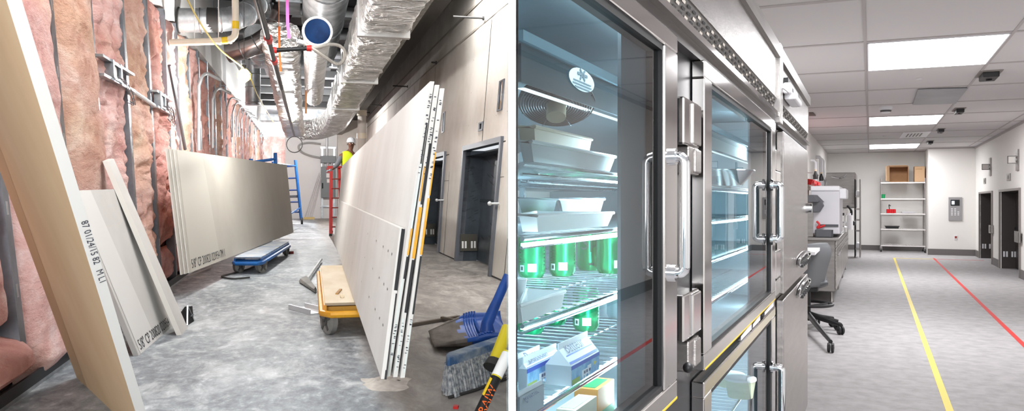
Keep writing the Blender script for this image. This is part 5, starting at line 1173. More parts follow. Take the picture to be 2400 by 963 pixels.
# machine at the near end of the counter
mb0 = CB0+.1; fx = lambda x, y, b=mb0: R.b(x, y, b)
t = thing(R, 'drinks_machine', 'white drinks dispensing machine with a dark nozzle at the near end of the worktop', 'drinks machine', (fx(1940, 500).x, mb0+.8, cz+.002))
p, q = fx(1900, 533), fx(1968, 447); dz0 = cz+.004
g = MB(); g.box(max(p.x, AL+.05), q.x, mb0, mb0+1.5, dz0+.04, q.z); g.m = 1; g.box(max(p.x, AL+.05), q.x+.0, mb0-.02, mb0+1.52, q.z, q.z+.075)
obj(g, 'cabinet', [M_lil, M_wplas], t, bevel=.015)
p1, q1 = fx(1965, 466), fx(1983, 441); g = MB(); g.box(p1.x-.02, q1.x, mb0+.1, mb0+1.3, p1.z, q1.z); obj(g, 'side_head', M_wplas, t, bevel=.02)
p1, q1 = fx(1893, 470), fx(1932, 457); g = MB(); g.hexa([(max(p1.x,AL+.06),mb0-.35,p1.z-.02), (q1.x-.08,mb0-.35,p1.z-.02), (q1.x,mb0,p1.z-.02), (max(p1.x,AL+.06),mb0,p1.z-.02)], [(max(p1.x,AL+.06),mb0-.35,q1.z), (q1.x-.14,mb0-.35,q1.z), (q1.x-.1,mb0,q1.z), (max(p1.x,AL+.06),mb0,q1.z)]); obj(g, 'nozzle_hood', M_gplas, t)
pts = [fx(x, y) for x, y in ((1907,470), (1926,470), (1932,482), (1922,497), (1907,497))]; g = MB(); g.prism(pts, (0,-.25,0)); obj(g, 'nozzle', M_gplas, t, bevel=.01)
p1, q1 = fx(1893, 560), fx(1906, 470); g = MB(); g.box(max(p1.x,AL+.03), q1.x, mb0-.02, mb0+.2, dz0, q1.z); obj(g, 'dark_side', M_ssd, t)
p1, q1 = fx(1923, 531), fx(1965, 526); g = MB(); g.box(p1.x, q1.x, mb0-.02, mb0, p1.z, q1.z); obj(g, 'vent_slot', M_gplas, t)
p1, q1 = fx(1907, 558, mb0-.6), fx(1963, 541, mb0-.6); t2 = thing(R, 'drip_tray', 'open charcoal drip tray at the end of the worktop under the drinks machine', 'tray', ((p1.x+q1.x)/2, mb0-.3, cz+.002))
g = MB(); x0, x1, y0, y1, z0, z1 = p1.x, q1.x-.08, mb0-.24, mb0-.03, cz+.003, cz+.11
for q_ in ((x0,x1,y0,y0+.015,z0,z1), (x0,x1,y1-.015,y1,z0,z1), (x0,x0+.015,y0,y1,z0,z1), (x1-.015,x1,y0,y1,z0,z1), (x0,x1,y0,y1,z0,z0+.01)): g.box(*q_)
obj(g, 'tray_body', M_gplas, t2)
g = MB(); p1 = fx(1918, 526); g.tube(smoothpath([(p1.x-.02,mb0-.06,p1.z+.05), (p1.x+.02,mb0-.07,p1.z), (p1.x-.01,mb0-.07,p1.z-.05), (p1.x+.1,mb0-.06,p1.z-.01)]), .016, 8); obj(g, 'red_tap', M_redp, t, smooth=True)
# small machines behind it
g0 = 17.6
for k, (x, y, r, h, m_, nm, lb) in enumerate(((1972,533,.10,.30,M_chrome,'coffee_grinder','chrome coffee grinder behind the drinks machine'), (1990,529,.07,.28,M_wplas,'paper_towel_roll','tall white paper roll near the far end of the worktop'), (1982,532,.07,.16,M_wplas,'white_canister','short white canister beside the chrome grinder'))):
    b = 15.6+k*1.6; p = R.b(x, y, b); t = thing(R, nm, lb, nm.replace('_', ' '), (p.x, b, cz+.002)); z = cz+.002
    g = MB(); g.lathe([(.001,0), (r,0), (r,h*.3), (r*.7,h*.36), (r*.7,h*.55), (r,h*.62), (r,h*.98), (r*.8,h), (.001,h)] if k == 0 else [(.001,0), (r,0), (r,h), (.001,h)], (p.x,b,z), (0,0,1), 20); obj(g, 'body', m_, t, smooth=True)
    g = MB(); g.lathe([(.001,h), (r*.5,h), (r*.5,h+.04), (.001,h+.04)], (p.x,b,z), (0,0,1), 16); obj(g, 'top', M_black if k == 0 else M_lil, t, smooth=True)
p = R.b(1990, 524, 21.0); g = MB(); g.box(p.x-.14, p.x+.14, 20.6, 21.4, cz+.002, cz+.09); obj(g, 'black_box', M_black, None, R, label='low black box at the far end of the worktop', cat='box', bevel=.01)
# wall shelf with red bins, taps and bottles
wz = R.a(1900, 440, AL+.15).z; wb0, wb1 = R.a(1880, 440, AL+.2).y, R.a(1916, 440, AL+.2).y
g = MB(); g.box(AL+.01, AL+.32, wb0, wb1, wz-.03, wz); g.box(AL+.01, AL+.04, wb0+.3, wb0+.34, wz-.2, wz-.03); g.box(AL+.01, AL+.04, wb1-.34, wb1-.3, wz-.2, wz-.03); obj(g, 'wall_shelf', mat('shelf_wood', '#a08c80', .6), None, R, label='small wall shelf carrying the red bins', cat='shelf')
for k in range(2):
    b = wb0+(wb1-wb0)*(.38+.3*k); t = thing(R, 'red_bin', ['red bin on the wall shelf, partly behind the refrigerator','second red bin on the wall shelf, next to the black bottle'][k], 'bin', (AL+.18, b, wz+.001), 'red bins on the wall shelf')
    g = MB(); s = (wb1-wb0)*.13; z = wz+.002; g.hexa([(AL+.06,b-s*.8,z), (AL+.26,b-s*.8,z), (AL+.26,b+s*.8,z), (AL+.06,b+s*.8,z)], [(AL+.03,b-s,z+.16), (AL+.31,b-s,z+.12), (AL+.31,b+s,z+.12), (AL+.03,b+s,z+.16)]); obj(g, 'tub', M_redp, t); g = MB(); g.box(AL+.25, AL+.32, b-s*.7, b+s*.7, z+.05, z+.10); obj(g, 'lip', M_redp, t)
for k, (x, y0, y1, r) in enumerate(((1924,368,440,.045), (1931,373,440,.03), (1912,376,430,.03))):
    p, q = R.a(x, y1, AL+.12), R.a(x, y0, AL+.12); g = MB(); g.tube([(AL+.12,q.y,p.z), (AL+.12,q.y,q.z-.05), (AL+.08,q.y,q.z), (AL+.0,q.y,q.z)], r, 10); obj(g, 'wall_pipe', M_wplas, None, R, smooth=True, label=f'white pipe on the wall above the drinks machine, {["thick middle one","thin right one","left one behind the bottle"][k]}', cat='pipe')
for k, (x, y) in enumerate(((1917,410), (1930,415))):
    p = R.a(x, y, AL+.25); t = thing(R, 'hanging_bottle', ['black bottle hanging by the red bins','black bottle hanging by the thin white pipe'][k], 'bottle', (AL+.2, p.y, p.z-.1))
    g = MB(); g.lathe([(.001,-.09), (.05,-.09), (.054,-.02), (.03,.05), (.022,.09), (.001,.09)], (AL+.2,p.y,p.z), (0,0,1), 14); obj(g, 'flask', M_black, t, smooth=True)
    g = MB(); g.cyl((AL+.2,p.y,p.z+.085), (AL+.2,p.y,p.z+.12), .026, 12); obj(g, 'cap', mat('cap_tan', '#d6c3a4', .5), t, smooth=True)
    g = MB(); g.bar((AL,p.y,p.z+.05), (AL+.14,p.y,p.z+.05), .02, .02); obj(g, 'wall_bracket', M_ssd, t)
for k in range(3):
    p = R.a(1929+k*1.5, 418, AL+.1); q = R.a(1930+k*1.5, 450, AL+.2); g = MB(); g.tube(smoothpath([p, lerp(p,q,.4)+Vector((.05,0,.02)), q]), .013, 6); obj(g, 'grey_tube', M_base, None, R, smooth=True, label=f'grey tube drooping from the wall pipes to the machine, {ORD[k]} from the left', cat='tube', group='grey tubes on the wall')
# desk slab and stool
t = thing(R, 'stool', 'grey shell stool with black five star base by the counter end', 'stool', R.c(1899, 790))
ctr = R.c(1893, 770); sc = 1.0
up = Vector((0,0,1))
legs = [R.c(1947, 826), R.c(1970, 784), None]
v0 = legs[0]-ctr; 
import itertools
ang0 = math.atan2(v0.y, v0.x); v1 = legs[1]-ctr; ang1 = math.atan2(v1.y, v1.x)
ends = [legs[0], legs[1]]
for k in (2, 3, 4): aa = ang1+(ang1-ang0)*(k-1)*1.0; ends.append(ctr+Vector((math.cos(aa)*v1.length*.7, math.sin(aa)*v1.length*.9, 0)))
hb = Vector((ctr.x, ctr.y, .16))
for k, e in enumerate(ends):
    if R.X(e.x, e.y) < .06: continue
    g = MB(); p = Vector((e.x, e.y, .10)); d = (p-hb); g.tube([hb+Vector((0,0,.02)), hb+d*.5+Vector((0,0,.01)), p+Vector((0,0,.01))], [.035,.028,.02], 8); lg = obj(g, 'leg', M_black, t, smooth=True)
    g = MB(); ax = Vector((-d.y, d.x, 0)).normalized(); ax = (ax+Vector((.5,-.5,0))*.6).normalized()
    for s in (-.018, .018): g.lathe([(.01,-.013), (.045,-.012), (.05,-.004), (.05,.004), (.045,.012), (.01,.013)], Vector((e.x,e.y,.05))+ax*s, ax, 18)
    obj(g, 'caster', M_black, lg, smooth=True)
g = MB(); g.cyl((ctr.x,ctr.y,.1), (ctr.x,ctr.y,.45), .035, 14); g.cyl((ctr.x,ctr.y,.42), (ctr.x,ctr.y,.74), .02, 12); obj(g, 'gas_column', M_black, t, smooth=True)
rz = .30; rr_ = (R.b(1955, 735, ctr.y).x-ctr.x)
g = MB(); g.torus((ctr.x,ctr.y,rz), (0,0,1), rr_*.95, .018, 32, 8)
for k in range(3): aa = .6+k*2.094; g.tube([(ctr.x,ctr.y,rz-.03), (ctr.x+math.cos(aa)*rr_*.95, ctr.y+math.sin(aa)*rr_*.95, rz)], .012, 6)
obj(g, 'foot_ring', M_black, t, smooth=True)
bx0, zb0, zb1 = R.b(1948, 600, ctr.y).x, R.b(1940, 672, ctr.y).z, R.b(1945, 571, ctr.y).z
hw = bx0-ctr.x
def shell(u, v):
    x = (u-.5)*2; wv = hw*(.72+.34*min(1, v*1.6)-.16*max(0, v-.75)*4)
    return Vector((ctr.x+x*wv, ctr.y-.18*hw-.20*(1-x*x*.8)+.08*v, zb0+(zb1-zb0)*(v**.85)-(x*x)*.03*(v > .9)+x*.05*v))
g = MB(); g.grid(shell, 14, 14)
o = obj(g, 'backrest', M_shell, t, smooth=True); md = o.modifiers.new('t', 'SOLIDIFY'); md.thickness = .03; md = o.modifiers.new('s', 'SUBSURF'); md.levels = md.render_levels = 1
g = MB(); g.grid(lambda u, v: Vector((ctr.x+(u-.5)*2*hw*.85*(1-.2*v), ctr.y-.16*hw-.1+v*.52, zb0+.04-.05*math.sin(PI*v)+.05*((u-.5)*2)**2+.02*(v > .85))), 12, 12)
o = obj(g, 'seat', M_shell, t, smooth=True); md = o.modifiers.new('t', 'SOLIDIFY'); md.thickness = .04
g = MB(); g.box(ctr.x-.12, ctr.x+.12, ctr.y-.12, ctr.y+.14, zb0-.055, zb0-.01); obj(g, 'seat_plate', M_black, t)
dz = R.b(1910, 590, 9.6).z; g = MB(); x1 = R.b(1914, 588, 9.6).x; g.box(AL+.01, x1, 9.3, 10.6, dz-.02, dz+.015); g.box(AL+.01, AL+.05, 9.3, 10.6, dz-.14, dz-.02); g.box(AL+.3, AL+.34, 9.9, 9.94, 0, dz-.02); obj(g, 'desk_slab', M_wplas, None, R, label='white desk slab just showing behind the refrigerator beside the stool', cat='desk')
# ================================================================== the refrigerators
AF, AB, AM = -.343, -.374, -.378            # door face, door back, cabinet face
bx = lambda x, a=AF, y=478: R.a(x, y, a).y
DC0, DC1 = 1.122, 1.826                      # upper doors
t = thing(R, 'refrigerator', 'stainless reach-in refrigerator with lit glass doors, nearest the viewer', 'refrigerator', (-.6, 2.3, 0), 'stainless refrigerators')
FB0, FB1 = .87, 3.405
mull0, mull1 = bx(1455, AM), 2.02
rm0 = bx(1757, AM)
def plan(b0, b1, a=AM, x=.006):
    P = [(a, b0)] if abs(aX(b0, x)-a) < .01 else [(a, b0), (aX(b0, x), b0)]
    return [(a, max(b0, (x-R.A.x*a)/R.B.x))] + ([(aX(b0, x), b0)] if aX(b0, x) < a-.002 else []) + [(aX(b1, x), b1), (a, b1)]
def slab(g, b0, b1, c0, c1, a=AM, x=.006):
    P = plan(b0, b1, a, x); g.hexa([(p[0], p[1], c0) for p in P], [(p[0], p[1], c1) for p in P])
g = MB()
slab(g, FB0, FB1, 1.83, 2.08); slab(g, FB0, FB1, 1.075, 1.13); slab(g, FB0, FB1, .12, .32)
g.hexa([(AM,3.36,.3), (AM,FB1,.3), (aX(FB1),FB1,.3), (aX(3.36),3.36,.3)], [(AM,3.36,1.9), (AM,FB1,1.9), (aX(FB1),FB1,1.9), (aX(3.36),3.36,1.9)])
obj(g, 'cabinet_body', M_ssd, t)
g = MB()
for c0, c1 in ((1.13, 1.83), (.32, 1.075)):
    for b0, b1 in ((mull0, mull1), (rm0, 3.37)): g = MB(); g.box(AM-.006, AM, b0, b1, c0, c1); obj(g, 'center_post', mat('post_grey', '#6b757d', .5, .2), t)
g = MB()                                     # liner: back (along the partition), far end, ceiling, floor
for c0, c1 in ((1.131, 1.829), (.321, 1.074)):
    g.quad((aX(.86,.0065),.86,c0), (aX(3.355,.0065),3.355,c0), (aX(3.355,.0065),3.355,c1), (aX(.86,.0065),.86,c1))
    g.quad((AM-.01,3.355,c0), (aX(3.355),3.355,c0), (aX(3.355),3.355,c1), (AM-.01,3.355,c1))
    for c in (c0+.002, c1-.002): P = plan(.88, 3.35, AM-.01, .0066); g.add([(p[0], p[1], c) for p in P], [list(range(len(P)))])
obj(g, 'inner_liner', M_liner, t, recalc=False)
g = MB(); g.box(AM, AM+.002, 1.0, 3.40, 1.088, 1.123); g.box(AM, AM+.003, 1.576, 1.852, .34, 1.826); obj(g, 'door_seal', mat('seal_charcoal', '#29292b', .4), t)  # dark strips standing in for the shade in the gaps between doors
# header above the doors
def header(par, b0, b1):
    g = MB(); tip = lambda b, a: b
    def strip(a0, a1, c0, c1, mi=0):
        s0 = max(b0, (.0045-R.A.x*a1)/R.B.x)
        g.m = mi; g.hexa([(a1,s0,c0), (a1,b1,c0), (a0,b1,c0), (a0,s0+.02,c0)], [(a1,s0,c1), (a1,b1,c1), (a0,b1,c1), (a0,s0+.02,c1)])
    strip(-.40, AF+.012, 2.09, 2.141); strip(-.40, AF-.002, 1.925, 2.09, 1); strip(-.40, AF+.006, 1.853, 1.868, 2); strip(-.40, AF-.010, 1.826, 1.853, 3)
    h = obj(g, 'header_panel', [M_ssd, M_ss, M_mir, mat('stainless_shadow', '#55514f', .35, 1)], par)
    g = MB(); s0 = max(b0, (.0045-R.A.x*(AF-.004))/R.B.x); e = .006
    pts = lambda b: [(AF-.004, b, 1.925), (AF-.022, b, 1.868)]
    g.m = 0; g.quad(pts(s0)[0], pts(b1)[0], pts(b1)[1], pts(s0)[1]); g.m = 1
    n = int((b1-s0)/.055)
    for k in range(n):
        for r_ in range(4):
            b = s0+.02+(b1-s0-.04)*(k+.25*(r_ % 2))/n; v = .14+.2*r_
            P = [lerp(pts(b_)[0], pts(b_)[1], v_)+Vector((.0012,0,0)) for b_, v_ in ((b,v), (b+.030,v), (b+.030,v+.1), (b,v+.1))]
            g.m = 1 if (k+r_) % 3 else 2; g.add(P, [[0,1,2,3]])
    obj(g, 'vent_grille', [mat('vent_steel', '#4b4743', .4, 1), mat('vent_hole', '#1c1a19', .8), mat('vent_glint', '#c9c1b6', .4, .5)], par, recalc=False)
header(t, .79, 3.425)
# doors
def glass_door(par, b0, b1, c0, c1, st0, st1, rt, rb, nm='glass_door'):
    """st0/st1 = inner ends of the stiles along b, rt/rb = inner ends of the rails"""
    g = MB(); s0 = max(b0, (.0042-R.A.x*AF)/R.B.x)
    g.box(AB, AF, s0, b1, rt, c1); g.box(AB, AF, s0, b1, c0, rb); g.box(AB, AF, st1, b1, rb, rt)
    if st0: g.box(AB, AF, b0, st0, rb, rt)
    d = obj(g, nm, M_mir, par, bevel=.003)
    g = MB(); e = .006; i0 = st0 or s0; eb = .02
    g.box(AB-.003, AF-.004, i0, st1, rt-.012, rt); g.box(AB-.003, AF-.004, i0, st1, rb, rb+.010); g.box(AB-.003, AF-.004, st1-eb*.3, st1, rb, rt)
    if st0: g.box(AB-.003, AF-.004, st0, st0+.008, rb, rt)
    obj(g, 'gasket', M_gask, d)
    g = MB(); g.quad((AF-.012,i0,rb), (AF-.012,st1,rb), (AF-.012,st1,rt), (AF-.012,i0,rt)); obj(g, 'glass_pane', M_glass, d, recalc=False)
    return d
p1 = R.a(1559, 103, AF); p2 = R.a(1559, 915, AF)
d1 = glass_door(t, .79, 1.572, DC0, DC1, None, p1.y, p1.z, p2.z)
q1, q2, q3 = R.a(1669, 194, AF), R.a(1810, 305, AF), R.a(1669, 815, AF)
d2 = glass_door(t, 1.854, 3.356, DC0, DC1, q1.y, q2.y, q1.z, q3.z)
l0 = R.a(1653, 895, AF).z
d3 = glass_door(t, 1.854, 3.356, .34, l0, q1.y, q2.y, l0-.035, .40)
d4 = glass_door(t, .90, 1.572, .34, l0, None, p1.y, l0-.035, .40)
def handle(d, b, px, c0, c1, y=500, r=.0105):
    a = R.b(px, y, b).x; g = MB(); m_ = .012
    pts = [(AF-.004,b,c1), (a-m_,b,c1)]+[(a-m_+m_*math.sin(s), b, c1-m_+m_*math.cos(s)) for s in (PI/6, PI/3, PI/2)]+[(a,b,c0+m_)]+[(a-m_+m_*math.cos(s), b, c0+m_-m_*math.sin(s)) for s in (PI/6, PI/3, PI/2)]+[(AF-.004,b,c0)]
    g.tube(pts, r, 12)
    for c in (c0, c1): g.cyl((AF,b,c), (AF+.008,b,c), r*1.6, 14)
    h = obj(g, 'handle', M_chrome, d, smooth=True); return h
zc = lambda y, b, x: R.b(x, y, b).z
handle(d1, 1.525, 1605, zc(640, 1.525, 1601), zc(367, 1.525, 1601), r=.0105)
handle(d2, 3.20, 1829, zc(561, 3.2, 1829), zc(433, 3.2, 1829), r=.014)
handle(d3, 3.20, 1833, .55, zc(862, 3.2, 1833), r=.014)
def hinge(par, b0, b1, c0, c1, m_=M_ss):
    g = MB(); g.box(AM, AF-.002, b0, b1, c0, c1); g.box(AM, AF+.003, b0+(b1-b0)*.45, b1, c0+.004, c1-.004); h = obj(g, 'hinge', m_, par, bevel=.004); return h
hb0, hb1 = bx(1606), bx(1641)
hinge(t, hb0, hb1, zc(343,1.72,1625), zc(235,1.72,1625), M_mir); hinge(t, hb0+.05, hb1, zc(410,1.75,1625), zc(345,1.75,1625))
hinge(t, hb0, hb1, zc(790,1.72,1625), zc(684,1.72,1625), M_mir); hinge(t, hb0+.05, hb1, zc(862,1.75,1625), zc(792,1.75,1625))
g = MB(); g.sphere((AF, bx(1613), zc(860,1.68,1613)), .011, 12); obj(g, 'black_stop', M_black, t, smooth=True)
g = MB(); c_ = R.a(1362, 188, AF-.012); rz_ = 27*c_.y/1900*1.02; ry = rz_
pl = [(AF-.0105, c_.y+.052*math.cos(2*PI*k/28), c_.z+rz_*math.sin(2*PI*k/28)) for k in range(28)]; g.add(pl, [list(range(28))])
st = obj(g, 'glass_sticker', mat('sticker_pale', '#b4dbe8', .5), d1)
g = MB()
for k in range(3): aa = k*PI/3; g.bar((AF-.0098, c_.y-.02*math.cos(aa), c_.z+.007-.008*math.sin(aa)), (AF-.0098, c_.y+.02*math.cos(aa), c_.z+.007+.008*math.sin(aa)), .0035, .0006, (1,0,0))
for k, w_ in enumerate((.036, .038, .03)): g.box(AF-.0102, AF-.0096, c_.y-w_, c_.y+w_, c_.z-.004-.004*k, c_.z-.0025-.004*k)
obj(g, 'sticker_print', mat('sticker_ink', '#5e7f8d', .6), st)
g = MB(); zz = DC0+.0015; g.box(AF, AF+.0006, 1.86, 3.35, DC0, DC0+.004); g.box(AF, AF+.0006, .95, 1.57, DC0, DC0+.004); obj(g, 'yellow_edge_strip', mat('yellow_strip', '#d9b52c', .5), t)
# inside: trim band, LED line, shelves, brackets, fan
g = MB(); e0 = lambda a: (.0075-R.A.x*a)/R.B.x; g.box(AM-.012, AM-.006, e0(AM-.012), 3.35, 1.697, 1.710); obj(g, 'trim_band', mat('trim_band_pale', '#a9d3e6', .35), t)
g = MB(); slab(g, .95, 3.3, 1.700, 1.704, AM-.03, .008); g.box(AM-.034, AM-.03, e0(AM-.034), 3.3, 1.655, 1.704); obj(g, 'evaporator_cover', mat('evaporator_grey', '#6f7c83', .4, .4), t)
M_led = emis('led_white', '#dff8ff', 70)
for b in (mull0+.06, mull1-.08, rm0+.10):
    for c0, c1 in ((1.15, 1.62 if b < 1.5 else 1.81), (.34, 1.05)):
        g = MB(); g.box(AM-.018, AM-.008, b, b+.03, c0, c1); obj(g, 'led_bar', M_led, t)
g = MB(); g.box(AM-.055, AM-.045, e0(AM-.055), 3.3, 1.653, 1.6545); obj(g, 'light_lip', emis('lip_glow', '#e9fbff', 1.4), t)
g = MB(); g.box(AM-.03, AM-.012, 1.05, 3.3, 1.803, 1.812); obj(g, 'led_bar', emis('led_top', '#dff8ff', 14), t)  # hidden strip added to brighten the top of the interior
def wire_shelf(c, b0, b1, n, nm):
    g = MB(); P = plan(b0, b1, AM-.012, .0085); a0 = AM-.012
    s = P[0][1]
    g.cyl((a0,s+.01,c), (a0,b1,c), .0032, 8); g.cyl((a0-.01,s+.03,c-.012), (a0-.01,b1,c-.012), .0022, 6)
    for k in range(n):
        b = s+.03+(b1-s-.05)*(k+.5)/n; e = aX(b, .0085)
        if e < a0-.01: g.tube([(a0,b,c+.002), (e,b,c+.002)], .0017, 5)
    for da in (.12, .3, .5):
        b = (.0085-R.A.x*(a0-da))/R.B.x+.02
        if b < b1: g.cyl((a0-da,b,c-.002), (a0-da,b1,c-.002), .0025, 6)
    return obj(g, 'wire_shelf', M_shelfw, t)
S1, S2, S3, S4 = 1.548, 1.456, 1.349, 1.236
for s in (S1, S2, S3, S4): wire_shelf(s, .86, 3.33, 62, '')
for s in (S2, S3, S4):
    g = MB(); g.box(AM-.034, AM-.027, e0(AM-.034)+.01, 3.3, s-.012, s-.008); obj(g, 'led_bar', emis('led_shelf', '#e6faff', 10), t)  # hidden strips added under the shelf fronts to brighten the cartons
for c in (.62, .86, 1.0): wire_shelf(c, 1.0, 3.33, 50, '')
for b in (2.35, 3.25):
    g = MB(); e = aX(b); g.box(e+.02, e+.035, b-.006, b+.006, 1.14, 1.66)
    for k in range(22): g.box(e+.034, e+.037, b-.004, b+.004, 1.15+k*.023, 1.158+k*.023)
    obj(g, 'shelf_upright', M_shelfw, t)
fc = R.L if False else None
def gp(px, py, Y): return R.R @ Vector(((px-CX)/F*Y, Y, -(py-CY)/F*Y)) + Vector((0,0,EYE))
fcn = gp(1304, 245, 1.32); nrm = (R.R @ Vector((-.05,-.52,-.85))).normalized()
fan = thing(R, 'evaporator_fan', 'round fan with a dark wire guard under the refrigerator ceiling', 'fan', fcn)
g = MB()
for k in range(13): g.torus(fcn+nrm*.004*(1-k/13), nrm, .008+.0042*k, .0007, 36, 4)
for k in range(8):
    x = nrm.cross(Vector((0,1,0))).normalized(); y = nrm.cross(x); q = x*math.cos(k*PI/4)+y*math.sin(k*PI/4); g.tube([fcn+q*.006, fcn+q*.062], .001, 4)
obj(g, 'wire_guard', mat('guard_dark', '#59636a', .35, .8), fan, smooth=True)
g = MB(); g.lathe([(.001,-.012), (.055,-.012), (.062,-.003), (.063,.003)], fcn-nrm*.006, nrm, 32); obj(g, 'shroud', mat('shroud_dark', '#2b3035', .5), fan, smooth=True)
g = MB(); g.cyl(fcn+nrm*.002, fcn+nrm*.026, .016, 16); obj(g, 'motor', mat('motor_cream', '#cfc6ae', .5), fan, smooth=True)
g = MB(); g.tube([fcn-nrm*.01, Vector((fcn.x, fcn.y, 1.702))], .006, 6); obj(g, 'mount', M_ssd, fan)
# ---- things on the shelves
M_can = mat('can_green', '#05925a', .25, .7, var='#08a868', vscale=8); M_cantop = mat('can_top', '#d3d7d8', .2, 1)
M_prn = mat('can_print_dark', '#0a3f36', .5); M_prw = mat('can_print_white', '#e3eef0', .5); M_caw = mat('can_white', '#dfe6ea', .25, .6)
def can(px, Y, sz, label, kind, r=.0272, h=.091, body=None, group='green drink cans'):
    p = gp(px, 500, Y); p.z = sz+.005; t_ = thing(R, 'drink_can', label, 'can', p, group)
    g = MB(); g.lathe([(.001,.001), (r*.8,0), (r*.86,.003), (r,.010), (r,h-.012), (r*.86,h-.002), (r*.84,h)], p, (0,0,1), 26); obj(g, 'body', body or M_can, t_, smooth=True)
    g = MB(); g.lathe([(r*.84,h), (r*.86,h+.0015), (r*.8,h-.002), (.001,h-.002)], p, (0,0,1), 26); o = obj(g, 'lid', M_cantop, t_, smooth=True)
    v = (Vector((0,0,p.z))-p); v.z = 0
    fw_ = math.atan2(v.y, v.x)                         # side turned to the viewer
    def patch(g, da, c, w, hh): # little rectangle on the wall of the can
        A_ = [fw_+da-w/r/2+w/r*k/4 for k in range(5)]; rr = r*1.012
        g.add([p+Vector((math.cos(x)*rr, math.sin(x)*rr, c)) for x in A_]+[p+Vector((math.cos(x)*rr, math.sin(x)*rr, c+hh)) for x in A_], [[k,k+1,k+6,k+5] for k in range(4)])
    gd, gw = MB(), MB()
    if kind == 'print':
        for k in range(9): patch(gd, -.75, .030+.006*k, .016-.004*(k % 3), .0012)
        patch(gd, .25, .066, .009, .013); patch(gw, .05, .012, .018, .016); patch(gw, -.75, .012, .011, .013); patch(gd, -.75, .015, .006, .007)
        for k in range(7): patch(gd, 1.15, .024+.007*k, .004, .003)
    elif kind == 'logo':
        y = v.normalized(); x = Vector((-y.y, y.x, 0)); x = x if R.px(p+x)[0] > R.px(p)[0] else -x
        gd.text('Sp', .040, p+y*r*1.03-x*.018+Vector((0,0,.044)), x+Vector((0,0,.25)), Vector((0,0,1))); patch(gd, .2, .012, .012, .005)
    else:
        for k in range(4): patch(gd, .5, .03+.014*k, .012, .001)
        patch(gw, .6, .012, .012, .016); patch(gd, 1.05, .014, .004, .006)
    if gd.v: obj(gd, 'dark_print', M_prn, t_)
    if gw.v: obj(gw, 'white_print', M_prw, t_)
can(1246, 1.60, S3, 'green drink can on the upper can shelf, at the left edge of the open view', 'print')
can(1318, 1.64, S3, 'green drink can on the upper can shelf with barcode and white label facing out', 'print')
can(1381, 1.78, S3, 'green drink can on the upper can shelf with large dark letters', 'logo')
can(1428, 1.70, S3, 'green drink can on the upper can shelf beside the door post', 'code')
can(1300, 1.74, S4, 'green drink can on the lower can shelf, left of its row', 'code', h=.088)
can(1374, 1.66, S4, 'green drink can on the lower can shelf at the middle of its row', 'print', h=.088)
can(1245, 1.62, S4, 'green drink can low at the left edge, half behind the white tray', 'code', h=.088)
can(1425, 1.86, S4, 'white and red drink can on the lower shelf behind the clear one', 'code', .027, .092, M_caw, 'pale drink cans')
can(1449, 1.84, S4, 'pale blue drink can on the lower shelf by the door post', 'code', .027, .088, mat('can_pale', '#bcd6dc', .2, .6), 'pale drink cans')
def front_b(px): return bx(px, AM-.03)
def tray(nm, label, cat, b0, b1, a0, depth, z0, z1, m_, rimw=.006, flare=.01):
    t_ = thing(R, nm, label, cat, (a0-depth/2, (b0+b1)/2, z0))
    s = lambda a, b: (max(a, aX(b, .009)), b)
    c = [(a0,b0), (a0,b1), (a0-depth,b1), (a0-depth,b0)]; c = [s(*q) for q in c]; m = [sum(q[i] for q in c)/4 for i in (0,1)]
    lo = [(q[0]+(m[0]-q[0])*.12, q[1]+(m[1]-q[1])*.10) for q in c]
    g = MB(); n = 4; V = [(x,y,z0) for x,y in lo]+[(x,y,z1) for x,y in c]; g.add(V, [[3,2,1,0]]+[[i,(i+1)%4,4+(i+1)%4,4+i] for i in range(4)])
    o = obj(g, 'basin', m_, t_); md = o.modifiers.new('t', 'SOLIDIFY'); md.thickness = .003
    g = MB(); g.tube([(x,y,z1) for x,y in c], .0028, 6, closed=True); obj(g, 'rim', m_, t_, smooth=True); return t_
M_tub = mat('tub_clear', '#b9c6c8', .2, .2); M_cream = mat('tub_cream', '#cdc7b0', .4); M_plate = mat('tray_white', '#e9f0f2', .4); M_pan = mat('steel_pan', '#aeb9be', .22, 1)
tray('storage_tub', 'long clear tub on the top wire shelf with a bright rim', 'tub', .95, front_b(1423), AM-.016, .11, S1+.005, S1+.030, M_tub)
tray('storage_tub', 'cream covered tub stacked in the clear tub under the fan', 'tub', 1.02, front_b(1400), AM-.04, .08, S1+.018, S1+.056, M_cream)
tray('white_tray', 'long white tray on the shelf over the upper row of cans', 'tray', .97, front_b(1419), AM-.016, .14, S2+.006, S2+.028, M_plate)
